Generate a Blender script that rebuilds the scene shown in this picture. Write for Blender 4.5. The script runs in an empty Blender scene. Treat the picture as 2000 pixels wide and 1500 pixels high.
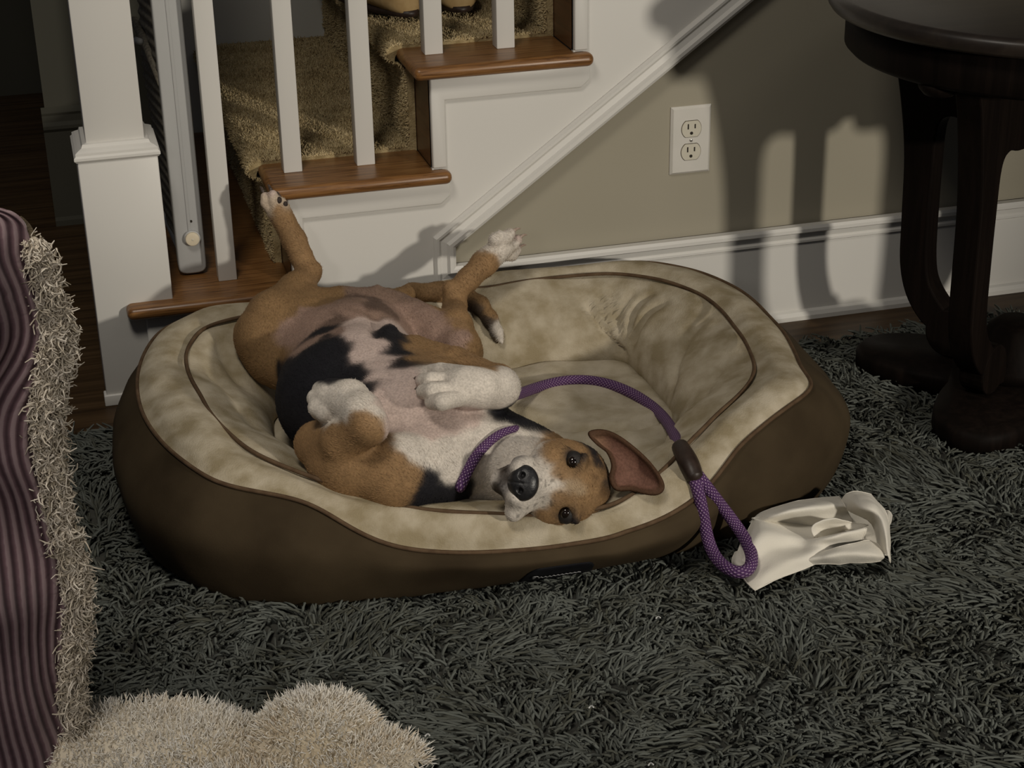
import bpy, math, random
import numpy as np
from mathutils import Vector
from mathutils.bvhtree import BVHTree
sc = bpy.context.scene
COL = sc.collection
PI = math.pi

# ------------------------------------------------------------------ camera
CP = dict(f=3402.03, th=0.4365, ps=0.2647, ro=-0.0177)
CC = np.array([-0.4577, -2.727, 1.2592])
def _axes():
    th, ps, ro = CP['th'], CP['ps'], CP['ro']
    F = np.array([math.sin(ps)*math.cos(th), math.cos(ps)*math.cos(th), -math.sin(th)])
    R = np.array([math.cos(ps), -math.sin(ps), 0.0]); U = np.cross(R, F)
    return F, math.cos(ro)*R+math.sin(ro)*U, -math.sin(ro)*R+math.cos(ro)*U
AF, AR, AU = _axes()
cam_d = bpy.data.cameras.new('camera'); cam = bpy.data.objects.new('camera', cam_d); COL.objects.link(cam)
from mathutils import Matrix
M = Matrix(((AR[0], AU[0], -AF[0], CC[0]), (AR[1], AU[1], -AF[1], CC[1]), (AR[2], AU[2], -AF[2], CC[2]), (0, 0, 0, 1)))
cam.matrix_world = M
cam_d.sensor_width = 36; cam_d.lens = CP['f']/2000*36; cam_d.clip_start = .05; cam_d.clip_end = 50
sc.camera = cam
# a pixel of the 2000x1500 photograph turned into a place in the room at a known height / depth
def pray(u, v): return AF + AR*(u-1000)/CP['f'] - AU*(v-750)/CP['f']
def atz(u, v, z):
    d = pray(u, v); return CC + d*(z-CC[2])/d[2]
def aty(u, v, y):
    d = pray(u, v); return CC + d*(y-CC[1])/d[1]

# ------------------------------------------------------------------ light, world, exposure
w = bpy.data.worlds.new('world'); sc.world = w; w.use_nodes = True
bg = w.node_tree.nodes['Background']; bg.inputs[0].default_value = (.60, .66, .80, 1); bg.inputs[1].default_value = .045
def lamp(name, loc, target, energy, size, color, angle=None, blend=.5, kind='SPOT'):
    l = bpy.data.lights.new(name, kind); o = bpy.data.objects.new(name, l); COL.objects.link(o)
    o.location = loc; l.energy = energy; l.color = color
    if kind == 'SPOT':
        l.shadow_soft_size = size; l.spot_size = angle; l.spot_blend = blend
    elif kind == 'AREA': l.size = size
    else: l.shadow_soft_size = size
    d = Vector(target)-Vector(loc); o.rotation_euler = d.to_track_quat('-Z', 'Y').to_euler()
    return o
lamp('lamp_key', (1.75, -3.6, 1.13), (.28, -.04, .33), 265, .085, (1, .93, .81), math.radians(41), .75)
lr = lamp('lamp_room', (-.60, -1.40, 2.3), (-.20, -.30, .1), 9.0, .5, (1, .93, .82), kind='AREA'); lr.data.spread = math.radians(120)
lamp('fill_left', (-1.2, -3.0, 1.5), (-.50, -1.10, .12), 40, .16, (1, .94, .86), math.radians(42), 1.0)  # added fill to brighten throw, fleece and bed front; no known source
lamp('fill_right', (1.25, -1.35, 2.3), (1.0, -.75, 0), 1.9, .4, (1, .94, .84), kind='AREA')  # added overhead fill that lifts the right of the rug
sc.view_settings.view_transform = 'Standard'; sc.view_settings.look = 'None'
sc.view_settings.exposure = -0.1; sc.view_settings.gamma = 1.0; sc.view_settings.use_curve_mapping = False

# ------------------------------------------------------------------ materials
def nmat(name, rough=.6, spec=.3, sheen=0, metallic=0):
    m = bpy.data.materials.new(name); m.use_nodes = True
    nt = m.node_tree; b = nt.nodes['Principled BSDF']
    b.inputs['Roughness'].default_value = rough; b.inputs['Specular IOR Level'].default_value = spec
    b.inputs['Metallic'].default_value = metallic
    if sheen: b.inputs['Sheen Weight'].default_value = sheen; b.inputs['Sheen Roughness'].default_value = .4
    return m, nt, b
def N(nt, t, **kw):
    n = nt.nodes.new(t)
    for k, v in kw.items():
        if k in n.inputs: n.inputs[k].default_value = v
        else: setattr(n, k, v)
    return n
def noise_mat(name, c1, c2, scale=20, detail=6, rough=.7, spec=.25, bump=.2, bscale=None, bdist=.002, sheen=0, stretch=(1, 1, 1), lo=.35, hi=.65, metallic=0):
    m, nt, b = nmat(name, rough, spec, sheen, metallic); L = nt.links.new
    tc = N(nt, 'ShaderNodeTexCoord'); mp = N(nt, 'ShaderNodeMapping'); mp.inputs['Scale'].default_value = stretch
    L(tc.outputs['Object'], mp.inputs[0])
    n1 = N(nt, 'ShaderNodeTexNoise', Scale=scale, Detail=detail); L(mp.outputs[0], n1.inputs[0])
    r = N(nt, 'ShaderNodeValToRGB'); r.color_ramp.elements[0].position = lo; r.color_ramp.elements[1].position = hi
    r.color_ramp.elements[0].color = (*c1, 1); r.color_ramp.elements[1].color = (*c2, 1)
    L(n1.outputs[0], r.inputs[0]); L(r.outputs[0], b.inputs['Base Color'])
    if bump:
        n2 = N(nt, 'ShaderNodeTexNoise', Scale=bscale or scale*4, Detail=4); L(mp.outputs[0], n2.inputs[0])
        bp = N(nt, 'ShaderNodeBump', Strength=bump, Distance=bdist); L(n2.outputs[0], bp.inputs['Height']); L(bp.outputs[0], b.inputs['Normal'])
    return m
def attr_mat(name, rough=.7, spec=.2, bump=.3, bscale=400, bdist=.001, sheen=0, attr='Col', stretch=(1, 1, 1)):
    m, nt, b = nmat(name, rough, spec, sheen); L = nt.links.new
    a = N(nt, 'ShaderNodeAttribute', attribute_name=attr)
    tc = N(nt, 'ShaderNodeTexCoord'); n2 = N(nt, 'ShaderNodeTexNoise', Scale=bscale, Detail=3)
    mp = N(nt, 'ShaderNodeMapping'); mp.inputs['Scale'].default_value = stretch
    L(tc.outputs['Object'], mp.inputs[0]); L(mp.outputs[0], n2.inputs[0])
    mx = N(nt, 'ShaderNodeMix', data_type='RGBA', blend_type='MULTIPLY'); mx.inputs[0].default_value = .55
    r = N(nt, 'ShaderNodeValToRGB'); r.color_ramp.elements[0].position = .3; r.color_ramp.elements[1].position = .7
    r.color_ramp.elements[0].color = (.55, .55, .55, 1); r.color_ramp.elements[1].color = (1.15, 1.15, 1.15, 1)
    L(n2.outputs[0], r.inputs[0]); L(a.outputs['Color'], mx.inputs[6]); L(r.outputs[0], mx.inputs[7]); L(mx.outputs[2], b.inputs['Base Color'])
    bp = N(nt, 'ShaderNodeBump', Strength=bump, Distance=bdist); L(n2.outputs[0], bp.inputs['Height']); L(bp.outputs[0], b.inputs['Normal'])
    return m
M_WALL = noise_mat('tan_paint', (.335, .305, .235), (.355, .322, .25), 3, 2, .65, .25, .08, 300, .0006)
M_GREYW = noise_mat('grey_stair_wall_paint', (.50, .49, .45), (.53, .52, .48), 3, 2, .65, .25, .08, 300, .0006)
M_HALL = noise_mat('shaded_hall_paint', (.060, .058, .044), (.070, .066, .050), 3, 2, .65, .25, .08, 300, .0006)  # the hall's shade is put into this darkened wall and baseboard colour
M_WHITE = noise_mat('white_trim_paint', (.66, .64, .60), (.69, .67, .63), 2, 2, .38, .4, .06, 60, .0006)
M_GATE = noise_mat('grey_gate_enamel', (.40, .40, .395), (.43, .43, .42), 3, 2, .35, .4, .04, 200, .0004)
M_KNOB = noise_mat('cream_knob_plastic', (.62, .54, .40), (.66, .58, .44), 40, 2, .45, .4, .05, 300, .0004)
M_NET = noise_mat('gate_netting', (.16, .14, .11), (.30, .27, .21), 200, 2, .8, .1, .3, 700, .001)
M_BLACK = noise_mat('dark_slot', (.02, .015, .01), (.03, .025, .02), 50, 2, .6, .2, 0)
M_IVORY = noise_mat('ivory_plastic', (.60, .56, .46), (.62, .58, .48), 30, 2, .35, .5, 0)
M_PLATE = noise_mat('white_plastic_plate', (.64, .615, .56), (.66, .63, .58), 30, 2, .3, .5, 0)
M_SCREW = noise_mat('steel_screw', (.5, .48, .44), (.6, .58, .54), 200, 2, .3, .5, 0, metallic=.8)
def wood_mat(name, c1, c2, c3, axis='X', rough=.32, scale=1.0, spec=.5):
    m, nt, b = nmat(name, rough, spec); L = nt.links.new
    tc = N(nt, 'ShaderNodeTexCoord'); mp = N(nt, 'ShaderNodeMapping')
    st = {'X': (3, 60, 60), 'Y': (60, 3, 60), 'Z': (60, 60, 3)}[axis]; mp.inputs['Scale'].default_value = [s*scale for s in st]
    L(tc.outputs['Object'], mp.inputs[0])
    n1 = N(nt, 'ShaderNodeTexNoise', Scale=1.6, Detail=8, Distortion=.6, Roughness=.65); L(mp.outputs[0], n1.inputs[0])
    r = N(nt, 'ShaderNodeValToRGB'); e = r.color_ramp.elements; e[0].position = .32; e[0].color = (*c1, 1); e[1].position = .68; e[1].color = (*c3, 1)
    k = e.new(.48); k.color = (*c2, 1); L(n1.outputs[0], r.inputs[0]); L(r.outputs[0], b.inputs['Base Color'])
    bp = N(nt, 'ShaderNodeBump', Strength=.12, Distance=.001); L(n1.outputs[0], bp.inputs['Height']); L(bp.outputs[0], b.inputs['Normal'])
    b.inputs['Coat Weight'].default_value = .08; b.inputs['Coat Roughness'].default_value = .25
    return m
M_OAK = wood_mat('stained_oak', (.060, .025, .007), (.20, .090, .028), (.29, .145, .050), 'X', .36, 2.2, .4)
M_OAKTOP = M_OAK
M_OAKR = wood_mat('dark_oak_riser', (.045, .018, .007), (.085, .036, .014), (.12, .05, .02), 'Y')
M_FLOOR = wood_mat('dark_oak_floor', (.024, .013, .006), (.052, .029, .012), (.085, .05, .023), 'X', .5, .6, .25); M_FLOOR.node_tree.nodes['Principled BSDF'].inputs['Coat Weight'].default_value = 0
M_ESP = wood_mat('espresso_wood', (.004, .0026, .002), (.006, .004, .003), (.010, .0065, .005), 'Z', .6, .5, .06); M_ESP.node_tree.nodes['Principled BSDF'].inputs['Coat Weight'].default_value = 0
M_ESPT = wood_mat('espresso_top', (.012, .009, .007), (.018, .013, .010), (.026, .019, .014), 'X', .42, .4, .35)
M_CARPET = noise_mat('beige_stair_carpet', (.27, .20, .10), (.44, .345, .19), 60, 5, .95, .05, .5, 300, .004)
M_RUGB = noise_mat('rug_backing', (.05, .05, .045), (.07, .07, .06), 60, 5, .95, .02, .3)
def strand_mat(name, c1, c2, c3, scale=9):
    m, nt, b = nmat(name, .85, .12); L = nt.links.new
    tc = N(nt, 'ShaderNodeTexCoord'); n1 = N(nt, 'ShaderNodeTexNoise', Scale=scale, Detail=3); L(tc.outputs['Object'], n1.inputs[0])
    a = N(nt, 'ShaderNodeAttribute', attribute_name='rnd')
    ma = N(nt, 'ShaderNodeMath', operation='MULTIPLY_ADD'); ma.inputs[1].default_value = .5; L(a.outputs['Fac'], ma.inputs[0]); L(n1.outputs[0], ma.inputs[2])
    r = N(nt, 'ShaderNodeValToRGB'); e = r.color_ramp.elements; e[0].position = .35; e[0].color = (*c1, 1); e[1].position = 1.0; e[1].color = (*c3, 1)
    k = e.new(.7); k.color = (*c2, 1); L(ma.outputs[0], r.inputs[0]); L(r.outputs[0], b.inputs['Base Color'])
    return m
M_PILE = strand_mat('grey_shag_pile', (.060, .060, .045), (.090, .095, .083), (.118, .127, .114))
M_CPILE = strand_mat('beige_carpet_pile', (.30, .22, .11), (.45, .35, .19), (.58, .47, .28), 20)
M_PLUSH = noise_mat('tan_plush', (.275, .225, .14), (.47, .41, .31), 24, 9, .9, .08, .5, 420, .0016, .0, lo=.36, hi=.68)
M_SUEDE = noise_mat('brown_suede', (.034, .023, .012), (.062, .044, .024), 7, 6, .85, .12, .25, 500, .0008, .0, lo=.35, hi=.7)
M_MAT = noise_mat('tan_cushion_plush', (.33, .28, .19), (.50, .44, .34), 20, 9, .9, .08, .5, 420, .0016)
M_PIPE = noise_mat('dark_brown_piping', (.075, .045, .025), (.11, .07, .04), 60, 4, .8, .15, .3, 500, .0006)
M_TAG = noise_mat('black_rubber_tag', (.006, .006, .008), (.009, .009, .011), 40, 2, .6, .15, .1, 500, .0004)
M_TAGTXT = noise_mat('grey_tag_lettering', (.28, .28, .28), (.34, .34, .34), 40, 2, .6, .2, 0)
M_FUR = attr_mat('dog_coat', .72, .16, .5, 330, .0012)
M_NOSE = noise_mat('black_nose_leather', (.012, .012, .013), (.022, .021, .022), 200, 3, .38, .5, .6, 500, .0006)
M_EYE = noise_mat('dark_brown_eye', (.006, .004, .003), (.014, .008, .005), 60, 2, .06, .8, 0)
M_EYELID = noise_mat('black_eyelid_skin', (.014, .012, .011), (.022, .018, .016), 100, 2, .6, .3, .2)
M_CLAW = noise_mat('dark_claw', (.05, .035, .028), (.09, .065, .05), 200, 2, .35, .5, 0)
M_CLAWP = noise_mat('pale_claw', (.34, .25, .20), (.42, .33, .27), 200, 2, .35, .5, 0)
M_PAD = noise_mat('dark_paw_pad', (.03, .022, .02), (.05, .036, .03), 300, 3, .7, .2, .4, 500, .0006)
M_LEATHER = noise_mat('brown_leather', (.020, .012, .009), (.036, .022, .016), 60, 3, .45, .4, .3, 200, .0006)
M_CLOTH = noise_mat('white_cotton', (.66, .62, .54), (.72, .685, .61), 8, 4, .9, .08, .35, 500, .0008)
M_FLUFF = strand_mat('cream_fleece', (.72, .60, .44), (.88, .84, .76), (.92, .89, .84), 7)
M_SHERPA = strand_mat('taupe_sherpa', (.34, .29, .21), (.62, .55, .45), (.80, .73, .63), 60)
M_SLIP = noise_mat('tan_suede_slipper', (.30, .20, .09), (.42, .30, .15), 25, 4, .9, .1, .3)
M_SLIPIN = noise_mat('dark_slipper_lining', (.05, .04, .028), (.15, .12, .08), 60, 4, .95, .05, .5)
M_LINT = noise_mat('white_lint', (.5, .5, .48), (.6, .6, .58), 50, 2, .9, .1, 0)
# corduroy: plum with darker grooves and paler ridges
def corduroy():
    m, nt, b = nmat('plum_corduroy', .95, .05, .15); L = nt.links.new
    a = N(nt, 'ShaderNodeAttribute', attribute_name='wale'); tc = N(nt, 'ShaderNodeTexCoord'); n1 = N(nt, 'ShaderNodeTexNoise', Scale=120, Detail=4); L(tc.outputs['Object'], n1.inputs[0])
    ad = N(nt, 'ShaderNodeMath', operation='MULTIPLY_ADD'); ad.inputs[1].default_value = .35; L(n1.outputs[0], ad.inputs[0]); L(a.outputs['Fac'], ad.inputs[2])
    r = N(nt, 'ShaderNodeValToRGB'); e = r.color_ramp.elements; e[0].position = .25; e[0].color = (.075, .045, .052, 1); e[1].position = 1.1; e[1].color = (.31, .225, .235, 1)
    k = e.new(.8); k.color = (.185, .115, .13, 1)
    L(ad.outputs[0], r.inputs[0]); L(r.outputs[0], b.inputs['Base Color'])
    bp = N(nt, 'ShaderNodeBump', Strength=.4, Distance=.001); L(n1.outputs[0], bp.inputs['Height']); L(bp.outputs[0], b.inputs['Normal'])
    return m
M_CORD = corduroy()
# braided rope: UV driven checker of lilac flecks on purple
def rope_mat():
    m, nt, b = nmat('purple_braid', .6, .3); L = nt.links.new
    uv = N(nt, 'ShaderNodeUVMap', uv_map='UVMap'); sx = N(nt, 'ShaderNodeSeparateXYZ'); L(uv.outputs[0], sx.inputs[0])
    def mth(op, a=None, bb=None, c=None):
        n = N(nt, 'ShaderNodeMath', operation=op)
        for i, v in enumerate((a, bb, c)):
            if v is None: continue
            if isinstance(v, (int, float)): n.inputs[i].default_value = v
            else: L(v, n.inputs[i])
        return n.outputs[0]
    s1 = mth('SINE', mth('MULTIPLY', mth('ADD', sx.outputs[0], sx.outputs[1]), PI))
    s2 = mth('SINE', mth('MULTIPLY', mth('SUBTRACT', sx.outputs[0], sx.outputs[1]), PI))
    pr = mth('MULTIPLY', mth('ABSOLUTE', s1), mth('ABSOLUTE', s2))
    r = N(nt, 'ShaderNodeValToRGB'); e = r.color_ramp.elements; e[0].position = .62; e[0].color = (.078, .028, .105, 1); e[1].position = .80; e[1].color = (.31, .21, .32, 1)
    L(pr, r.inputs[0]); L(r.outputs[0], b.inputs['Base Color'])
    bp = N(nt, 'ShaderNodeBump', Strength=.9, Distance=.0015); L(pr, bp.inputs['Height']); L(bp.outputs[0], b.inputs['Normal'])
    return m
M_ROPE = rope_mat()

# ------------------------------------------------------------------ object helpers
def link(name, me, mat=None, parent=None):
    o = bpy.data.objects.new(name, me); COL.objects.link(o)
    if mat is not None and not me.materials: me.materials.append(mat)
    if parent is not None: o.parent = parent
    return o
def mesh(name, V, Fc, mat, parent=None, smooth=True, origin=None):
    me = bpy.data.meshes.new(name); V = np.asarray(V, float)
    if isinstance(Fc, np.ndarray):
        nf, k = Fc.shape
        me.vertices.add(len(V)); me.vertices.foreach_set('co', V.ravel()); me.loops.add(nf*k); me.loops.foreach_set('vertex_index', Fc.astype(np.int32).ravel())
        me.polygons.add(nf); me.polygons.foreach_set('loop_start', np.arange(0, nf*k, k, dtype=np.int32)); 
        me.polygons.foreach_set('loop_total', np.full(nf, k, dtype=np.int32)); me.update(calc_edges=True); me.validate()
    else:
        me.from_pydata([tuple(v) for v in V], [], Fc); me.update()
    if smooth: me.polygons.foreach_set('use_smooth', np.ones(len(me.polygons), bool))
    return link(name, me, mat, parent)
def fattr(o, name, vals):
    a = o.data.attributes.new(name, 'FLOAT', 'POINT'); a.data.foreach_set('value', np.asarray(vals, np.float32).ravel())
def cattr(o, name, cols):
    a = o.data.attributes.new(name, 'FLOAT_COLOR', 'POINT'); c = np.ones((len(cols), 4), np.float32); c[:, :3] = cols; a.data.foreach_set('color', c.ravel())
def empty(name, label=None, cat=None, group=None, kind=None):
    o = bpy.data.objects.new(name, None); COL.objects.link(o); o.empty_display_size = .05; tag(o, label, cat, group, kind); return o
def tag(o, label=None, cat=None, group=None, kind=None):
    if label: o['label'] = label
    if cat: o['category'] = cat
    if group: o['group'] = group
    if kind: o['kind'] = kind
    return o
def bevel(o, wd, seg=3, ang=.5):
    m = o.modifiers.new('bevel', 'BEVEL'); m.width = wd; m.segments = seg; m.limit_method = 'ANGLE'; m.angle_limit = ang; m.harden_normals = False; return o
def box(name, a, b, mat, parent=None, bev=0, seg=3):
    x0, y0, z0 = a; x1, y1, z1 = b
    V = [(x0, y0, z0), (x1, y0, z0), (x1, y1, z0), (x0, y1, z0), (x0, y0, z1), (x1, y0, z1), (x1, y1, z1), (x0, y1, z1)]
    F = [(0, 3, 2, 1), (4, 5, 6, 7), (0, 1, 5, 4), (1, 2, 6, 5), (2, 3, 7, 6), (3, 0, 4, 7)]
    o = mesh(name, V, F, mat, parent, smooth=bool(bev))
    if bev: bevel(o, bev, seg)
    return o
def prism_xz(name, poly, y0, y1, mat, parent=None, bev=0, seg=2):     # polygon in the wall plane, extruded in depth
    n = len(poly); V = [(x, y0, z) for x, z in poly]+[(x, y1, z) for x, z in poly]
    F = [tuple(range(n)), tuple(range(2*n-1, n-1, -1))]+[(i, i+n, (i+1) % n+n, (i+1) % n) for i in range(n)]
    o = mesh(name, V, F, mat, parent, smooth=bool(bev))
    import bmesh
    bm = bmesh.new(); bm.from_mesh(o.data); bmesh.ops.recalc_face_normals(bm, faces=bm.faces); bm.to_mesh(o.data); bm.free()
    if bev: bevel(o, bev, seg)
    return o
def fixn(o):
    import bmesh
    bm = bmesh.new(); bm.from_mesh(o.data); bmesh.ops.recalc_face_normals(bm, faces=bm.faces); bm.to_mesh(o.data); bm.free(); return o
def sweep_profile(name, path, prof, mat, parent=None, ups=None):
    """profile (out, up) swept along polyline path; out = local normal given per path in ups as (out, up) frames"""
    V = []; F = []; n = len(prof)
    for i, p in enumerate(path):
        o_, u_ = ups[i]
        for a, b in prof: V.append(np.array(p)+np.array(o_)*a+np.array(u_)*b)
    for i in range(len(path)-1):
        for j in range(n-1): F.append((i*n+j, i*n+j+1, (i+1)*n+j+1, (i+1)*n+j))
    F.append(tuple(range(n))); F.append(tuple(range((len(path)-1)*n, len(path)*n))[::-1])
    return fixn(mesh(name, V, F, mat, parent, smooth=False))
def catmull(P, n=12, closed=False):
    P = np.asarray(P, float); out = []
    m = len(P)
    if closed: idx = range(m)
    else: P = np.vstack([2*P[0]-P[1], P, 2*P[-1]-P[-2]]); idx = range(1, m)
    for i in idx:
        p0, p1, p2, p3 = (P[(i-1) % len(P)], P[i % len(P)], P[(i+1) % len(P)], P[(i+2) % len(P)]) if closed else (P[i-1], P[i], P[i+1], P[i+2])
        for t in np.arange(n)/n:
            out.append(.5*((2*p1)+(-p0+p2)*t+(2*p0-5*p1+4*p2-p3)*t*t+(-p0+3*p1-3*p2+p3)*t**3))
    if not closed: out.append(P[-2])
    return np.array(out)
def frames(P, closed=False):
    T = np.gradient(P, axis=0); 
    if closed: T = np.roll(P, -1, 0)-np.roll(P, 1, 0)
    T /= np.linalg.norm(T, axis=1)[:, None]+1e-12
    n = np.cross(T[0], [0, 0, 1.]); 
    if np.linalg.norm(n) < .1: n = np.cross(T[0], [1., 0, 0])
    n /= np.linalg.norm(n); Ns = []
    for t in T:
        n = n-t*(n@t); n /= np.linalg.norm(n); Ns.append(n)
    Ns = np.array(Ns); return T, Ns, np.cross(T, Ns)
def tube(name, P, r, mat, parent=None, k=10, closed=False, uvs=None, caps=True):
    P = np.asarray(P, float); m = len(P); T, A, B = frames(P, closed); r = np.broadcast_to(np.asarray(r, float), (m,))
    th = np.arange(k)/k*2*PI
    V = (P[:, None]+(A[:, None]*np.cos(th)[None, :, None]+B[:, None]*np.sin(th)[None, :, None])*r[:, None, None]).reshape(-1, 3)
    F = []
    for i in range(m if closed else m-1):
        a = i*k; b = ((i+1) % m)*k
        for j in range(k): F.append((a+j, a+(j+1) % k, b+(j+1) % k, b+j))
    nb = len(F)
    V = list(V)
    if not closed and caps:
        c0 = len(V); V.append(P[0]-T[0]*r[0]*.6); V.append(P[-1]+T[-1]*r[-1]*.6)
        for j in range(k): F.append((c0, (j+1) % k, j)); F.append((c0+1, (m-1)*k+j, (m-1)*k+(j+1) % k))
    o = mesh(name, V, F, mat, parent)
    if uvs:
        ul = o.data.uv_layers.new(name='UVMap'); s = np.concatenate([[0], np.cumsum(np.linalg.norm(np.diff(P, axis=0), axis=1))]); li = 0
        arr = np.zeros((len(o.data.loops), 2))
        for fi, f in enumerate(F):
            if fi < nb:
                i, j = divmod(fi, k); i2 = i+1
                arr[li:li+4] = [(s[i]*uvs[0], j/k*uvs[1]), (s[i]*uvs[0], (j+1)/k*uvs[1]), (s[min(i2, m-1)]*uvs[0], (j+1)/k*uvs[1]), (s[min(i2, m-1)]*uvs[0], j/k*uvs[1])]
            li += len(f)
        ul.data.foreach_set('uv', arr.ravel())
    return o
def vnoise(P, scale, seed=0):
    """cheap smooth value noise in 3D, -1..1"""
    rng = np.random.RandomState(seed); tab = rng.rand(4096)*2-1
    Q = np.asarray(P, float)*scale+1000.5; I = np.floor(Q).astype(np.int64); f = Q-I; f = f*f*(3-2*f); out = 0
    for dx in (0, 1):
        for dy in (0, 1):
            for dz in (0, 1):
                h = ((I[..., 0]+dx)*73856093 ^ (I[..., 1]+dy)*19349663 ^ (I[..., 2]+dz)*83492791) & 4095
                out = out+tab[h]*(f[..., 0] if dx else 1-f[..., 0])*(f[..., 1] if dy else 1-f[..., 1])*(f[..., 2] if dz else 1-f[..., 2])
    return out
def strands(name, roots, dirs, bend, length, rad, mat, parent=None, segs=3, k=3, curl=0, seed=0, rnd=None, taper=.35, lift=0):
    """many short yarn strands as one mesh: roots (n,3), start dirs, bend vectors added along the length"""
    rng = np.random.RandomState(seed); n = len(roots); ln = np.broadcast_to(length, (n,)); rr = np.broadcast_to(rad, (n,))
    t = np.linspace(0, 1, segs+1)
    P = roots[:, None]+(dirs[:, None]*t[None, :, None]+bend[:, None]*(t**2)[None, :, None])*ln[:, None, None]
    if curl:
        ph = rng.rand(n)*2*PI; e1 = np.cross(dirs, [0.3, .5, .8]); e1 /= np.linalg.norm(e1, axis=1)[:, None]+1e-9; e2 = np.cross(dirs, e1)
        aa = ph[:, None]+t[None]*2*PI*1.1; P = P+(e1[:, None]*np.cos(aa)[..., None]+e2[:, None]*np.sin(aa)[..., None])*curl*ln[:, None, None]*t[None, :, None]
    T = np.gradient(P, axis=1); T /= np.linalg.norm(T, axis=2)[..., None]+1e-9
    ref = rng.randn(n, 3)[:, None]; A = np.cross(T, ref); A /= np.linalg.norm(A, axis=2)[..., None]+1e-9; B = np.cross(T, A)
    prof = np.interp(t, [0, .6, 1], [.8, 1.0, taper]); th = np.arange(k)/k*2*PI
    V = P[:, :, None]+(A[:, :, None]*np.cos(th)[None, None, :, None]+B[:, :, None]*np.sin(th)[None, None, :, None])*(rr[:, None]*prof[None])[:, :, None, None]
    V = V.reshape(-1, 3); base = (np.arange(n)*(segs+1)*k)[:, None, None]
    q = []
    for i in range(segs):
        for j in range(k): q.append((i*k+j, i*k+(j+1) % k, (i+1)*k+(j+1) % k, (i+1)*k+j))
    F = (base+np.array(q)[None]).reshape(-1, 4)
    o = mesh(name, V, F, mat, parent); v = rng.rand(n) if rnd is None else rnd; fattr(o, 'rnd', np.repeat(v, (segs+1)*k))
    return o

# ------------------------------------------------------------------ stairs and shell
R_, T_, XA, OV, TT = .1786, .2472, .150, .0294, .0225
stair = empty('staircase', 'white staircase with square balusters, oak treads and beige carpet beside the tan wall', 'staircase')
WY = .95                                            # far side of the stairs
# skirt (stringer) board with stepped top and sloping lower edge
sl = R_/T_
def zdiag(x): return .427+(x-.470)*sl                # lower edge of the sloping trim
xL = XA-2*T_
poly = [(xL, .0), (xL, R_-TT), (xL+T_, R_-TT)]
poly = [(xL, 0)]
for k in range(1, 7):
    x0 = XA+(k-3)*T_; poly += [(x0, k*R_-TT), (x0+T_, k*R_-TT)]
xE = XA+4*T_
poly += [(xE, zdiag(xE)), (.181, zdiag(.181)), (.181, .17), (.181, 0)]
sk = prism_xz('skirt_board', poly, .0, .0095, M_WHITE, stair)
# raised L shaped brackets below each tread
for k in range(1, 6):
    x0 = XA+(k-3)*T_; zt = k*R_-TT
    L_ = [(x0, zt), (x0, zt-R_+TT+(.001 if k > 1 else 0)), (x0+.024, zt-R_+TT+.001), (x0+.024, zt-.040), (x0+T_+.012, zt-.040), (x0+T_+.028, zt-.026), (x0+T_+.028, zt)]
    if k == 1: L_[1] = (x0, 0); L_[2] = (x0+.024, 0)
    prism_xz('bracket', L_, -.0075, .002, M_WHITE, stair, .003, 2)
# sloping moulding + its upright leg
def frame_pts(z): return z
ang = math.atan(sl); up = (-math.sin(ang), 0, math.cos(ang)); out = (0, -1, 0)
prof = [(0, -.002), (.014, -.002), (.017, .003), (.017, .009), (.010, .013), (.008, .022), (.011, .026), (.011, .030), (.004, .034), (0, .034)]
prof = [(a-.001, b) for a, b in prof]
x1 = XA+3.6*T_
def miter(n1, n2):
    A_ = np.array([[n1[0], n1[2]], [n2[0], n2[2]]]); m_ = np.linalg.solve(A_, [1., 1.]); return (m_[0], 0, m_[1])
zc = .181
sweep_profile('triangle_moulding', [(3.2, 0, zc), (.181, 0, zc), (.181, 0, zdiag(.181)), (x1, 0, zdiag(x1))], prof, M_WHITE, stair,
    [(out, (0, 0, -1)), (out, miter((0, 0, -1), (-1, 0, 0))), (out, miter((-1, 0, 0), up)), (out, up)])
# treads (wood caps), risers, carpet, balusters
CY = .122
for k in range(1, 6):
    xl = XA+(k-3)*T_-OV; xr = XA+(k-2)*T_+(.0285 if k > 0 else 0)
    c = box('tread', (xl, -OV, k*R_-TT), (xr, .004, k*R_), M_OAK, stair, .0105, 5) if False else None
    # cap plan: rectangle that runs back along the riser; nosing rounded at the front, left and right return
    poly2 = [(xl, -OV), (xr, -OV), (xr, -.001), (XA+(k-2)*T_+.004, -.001), (XA+(k-2)*T_+.004, CY if k > 1 else .95), (xl, CY if k > 1 else .95)]
    n = len(poly2); V = [(x, y, k*R_-TT) for x, y in poly2]+[(x, y, k*R_) for x, y in poly2]
    F = [tuple(range(n))[::-1], tuple(range(n, 2*n))]+[(i, (i+1) % n, (i+1) % n+n, i+n) for i in range(n)]
    o = fixn(mesh('tread', V, F, M_OAK, stair)); bevel(o, .0105, 5)
    xr0 = XA+(k-3)*T_
    box('riser', (xr0, .002, (k-1)*R_), (xr0+.015, CY if k > 1 else WY, k*R_-TT), M_OAKR if k > 1 else M_WHITE, stair)
# baluster fillers
for i in range(0, 8):
    bx = -.199+.1236*i; k = int(math.floor((bx-(XA-2*T_-OV))/T_))+1
    zb = k*R_
    box('baluster', (bx-.0155, .052, zb), (bx+.0155, .083, 1.30+.72*max(0, bx)), M_WHITE, stair, .0012, 2)
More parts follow.
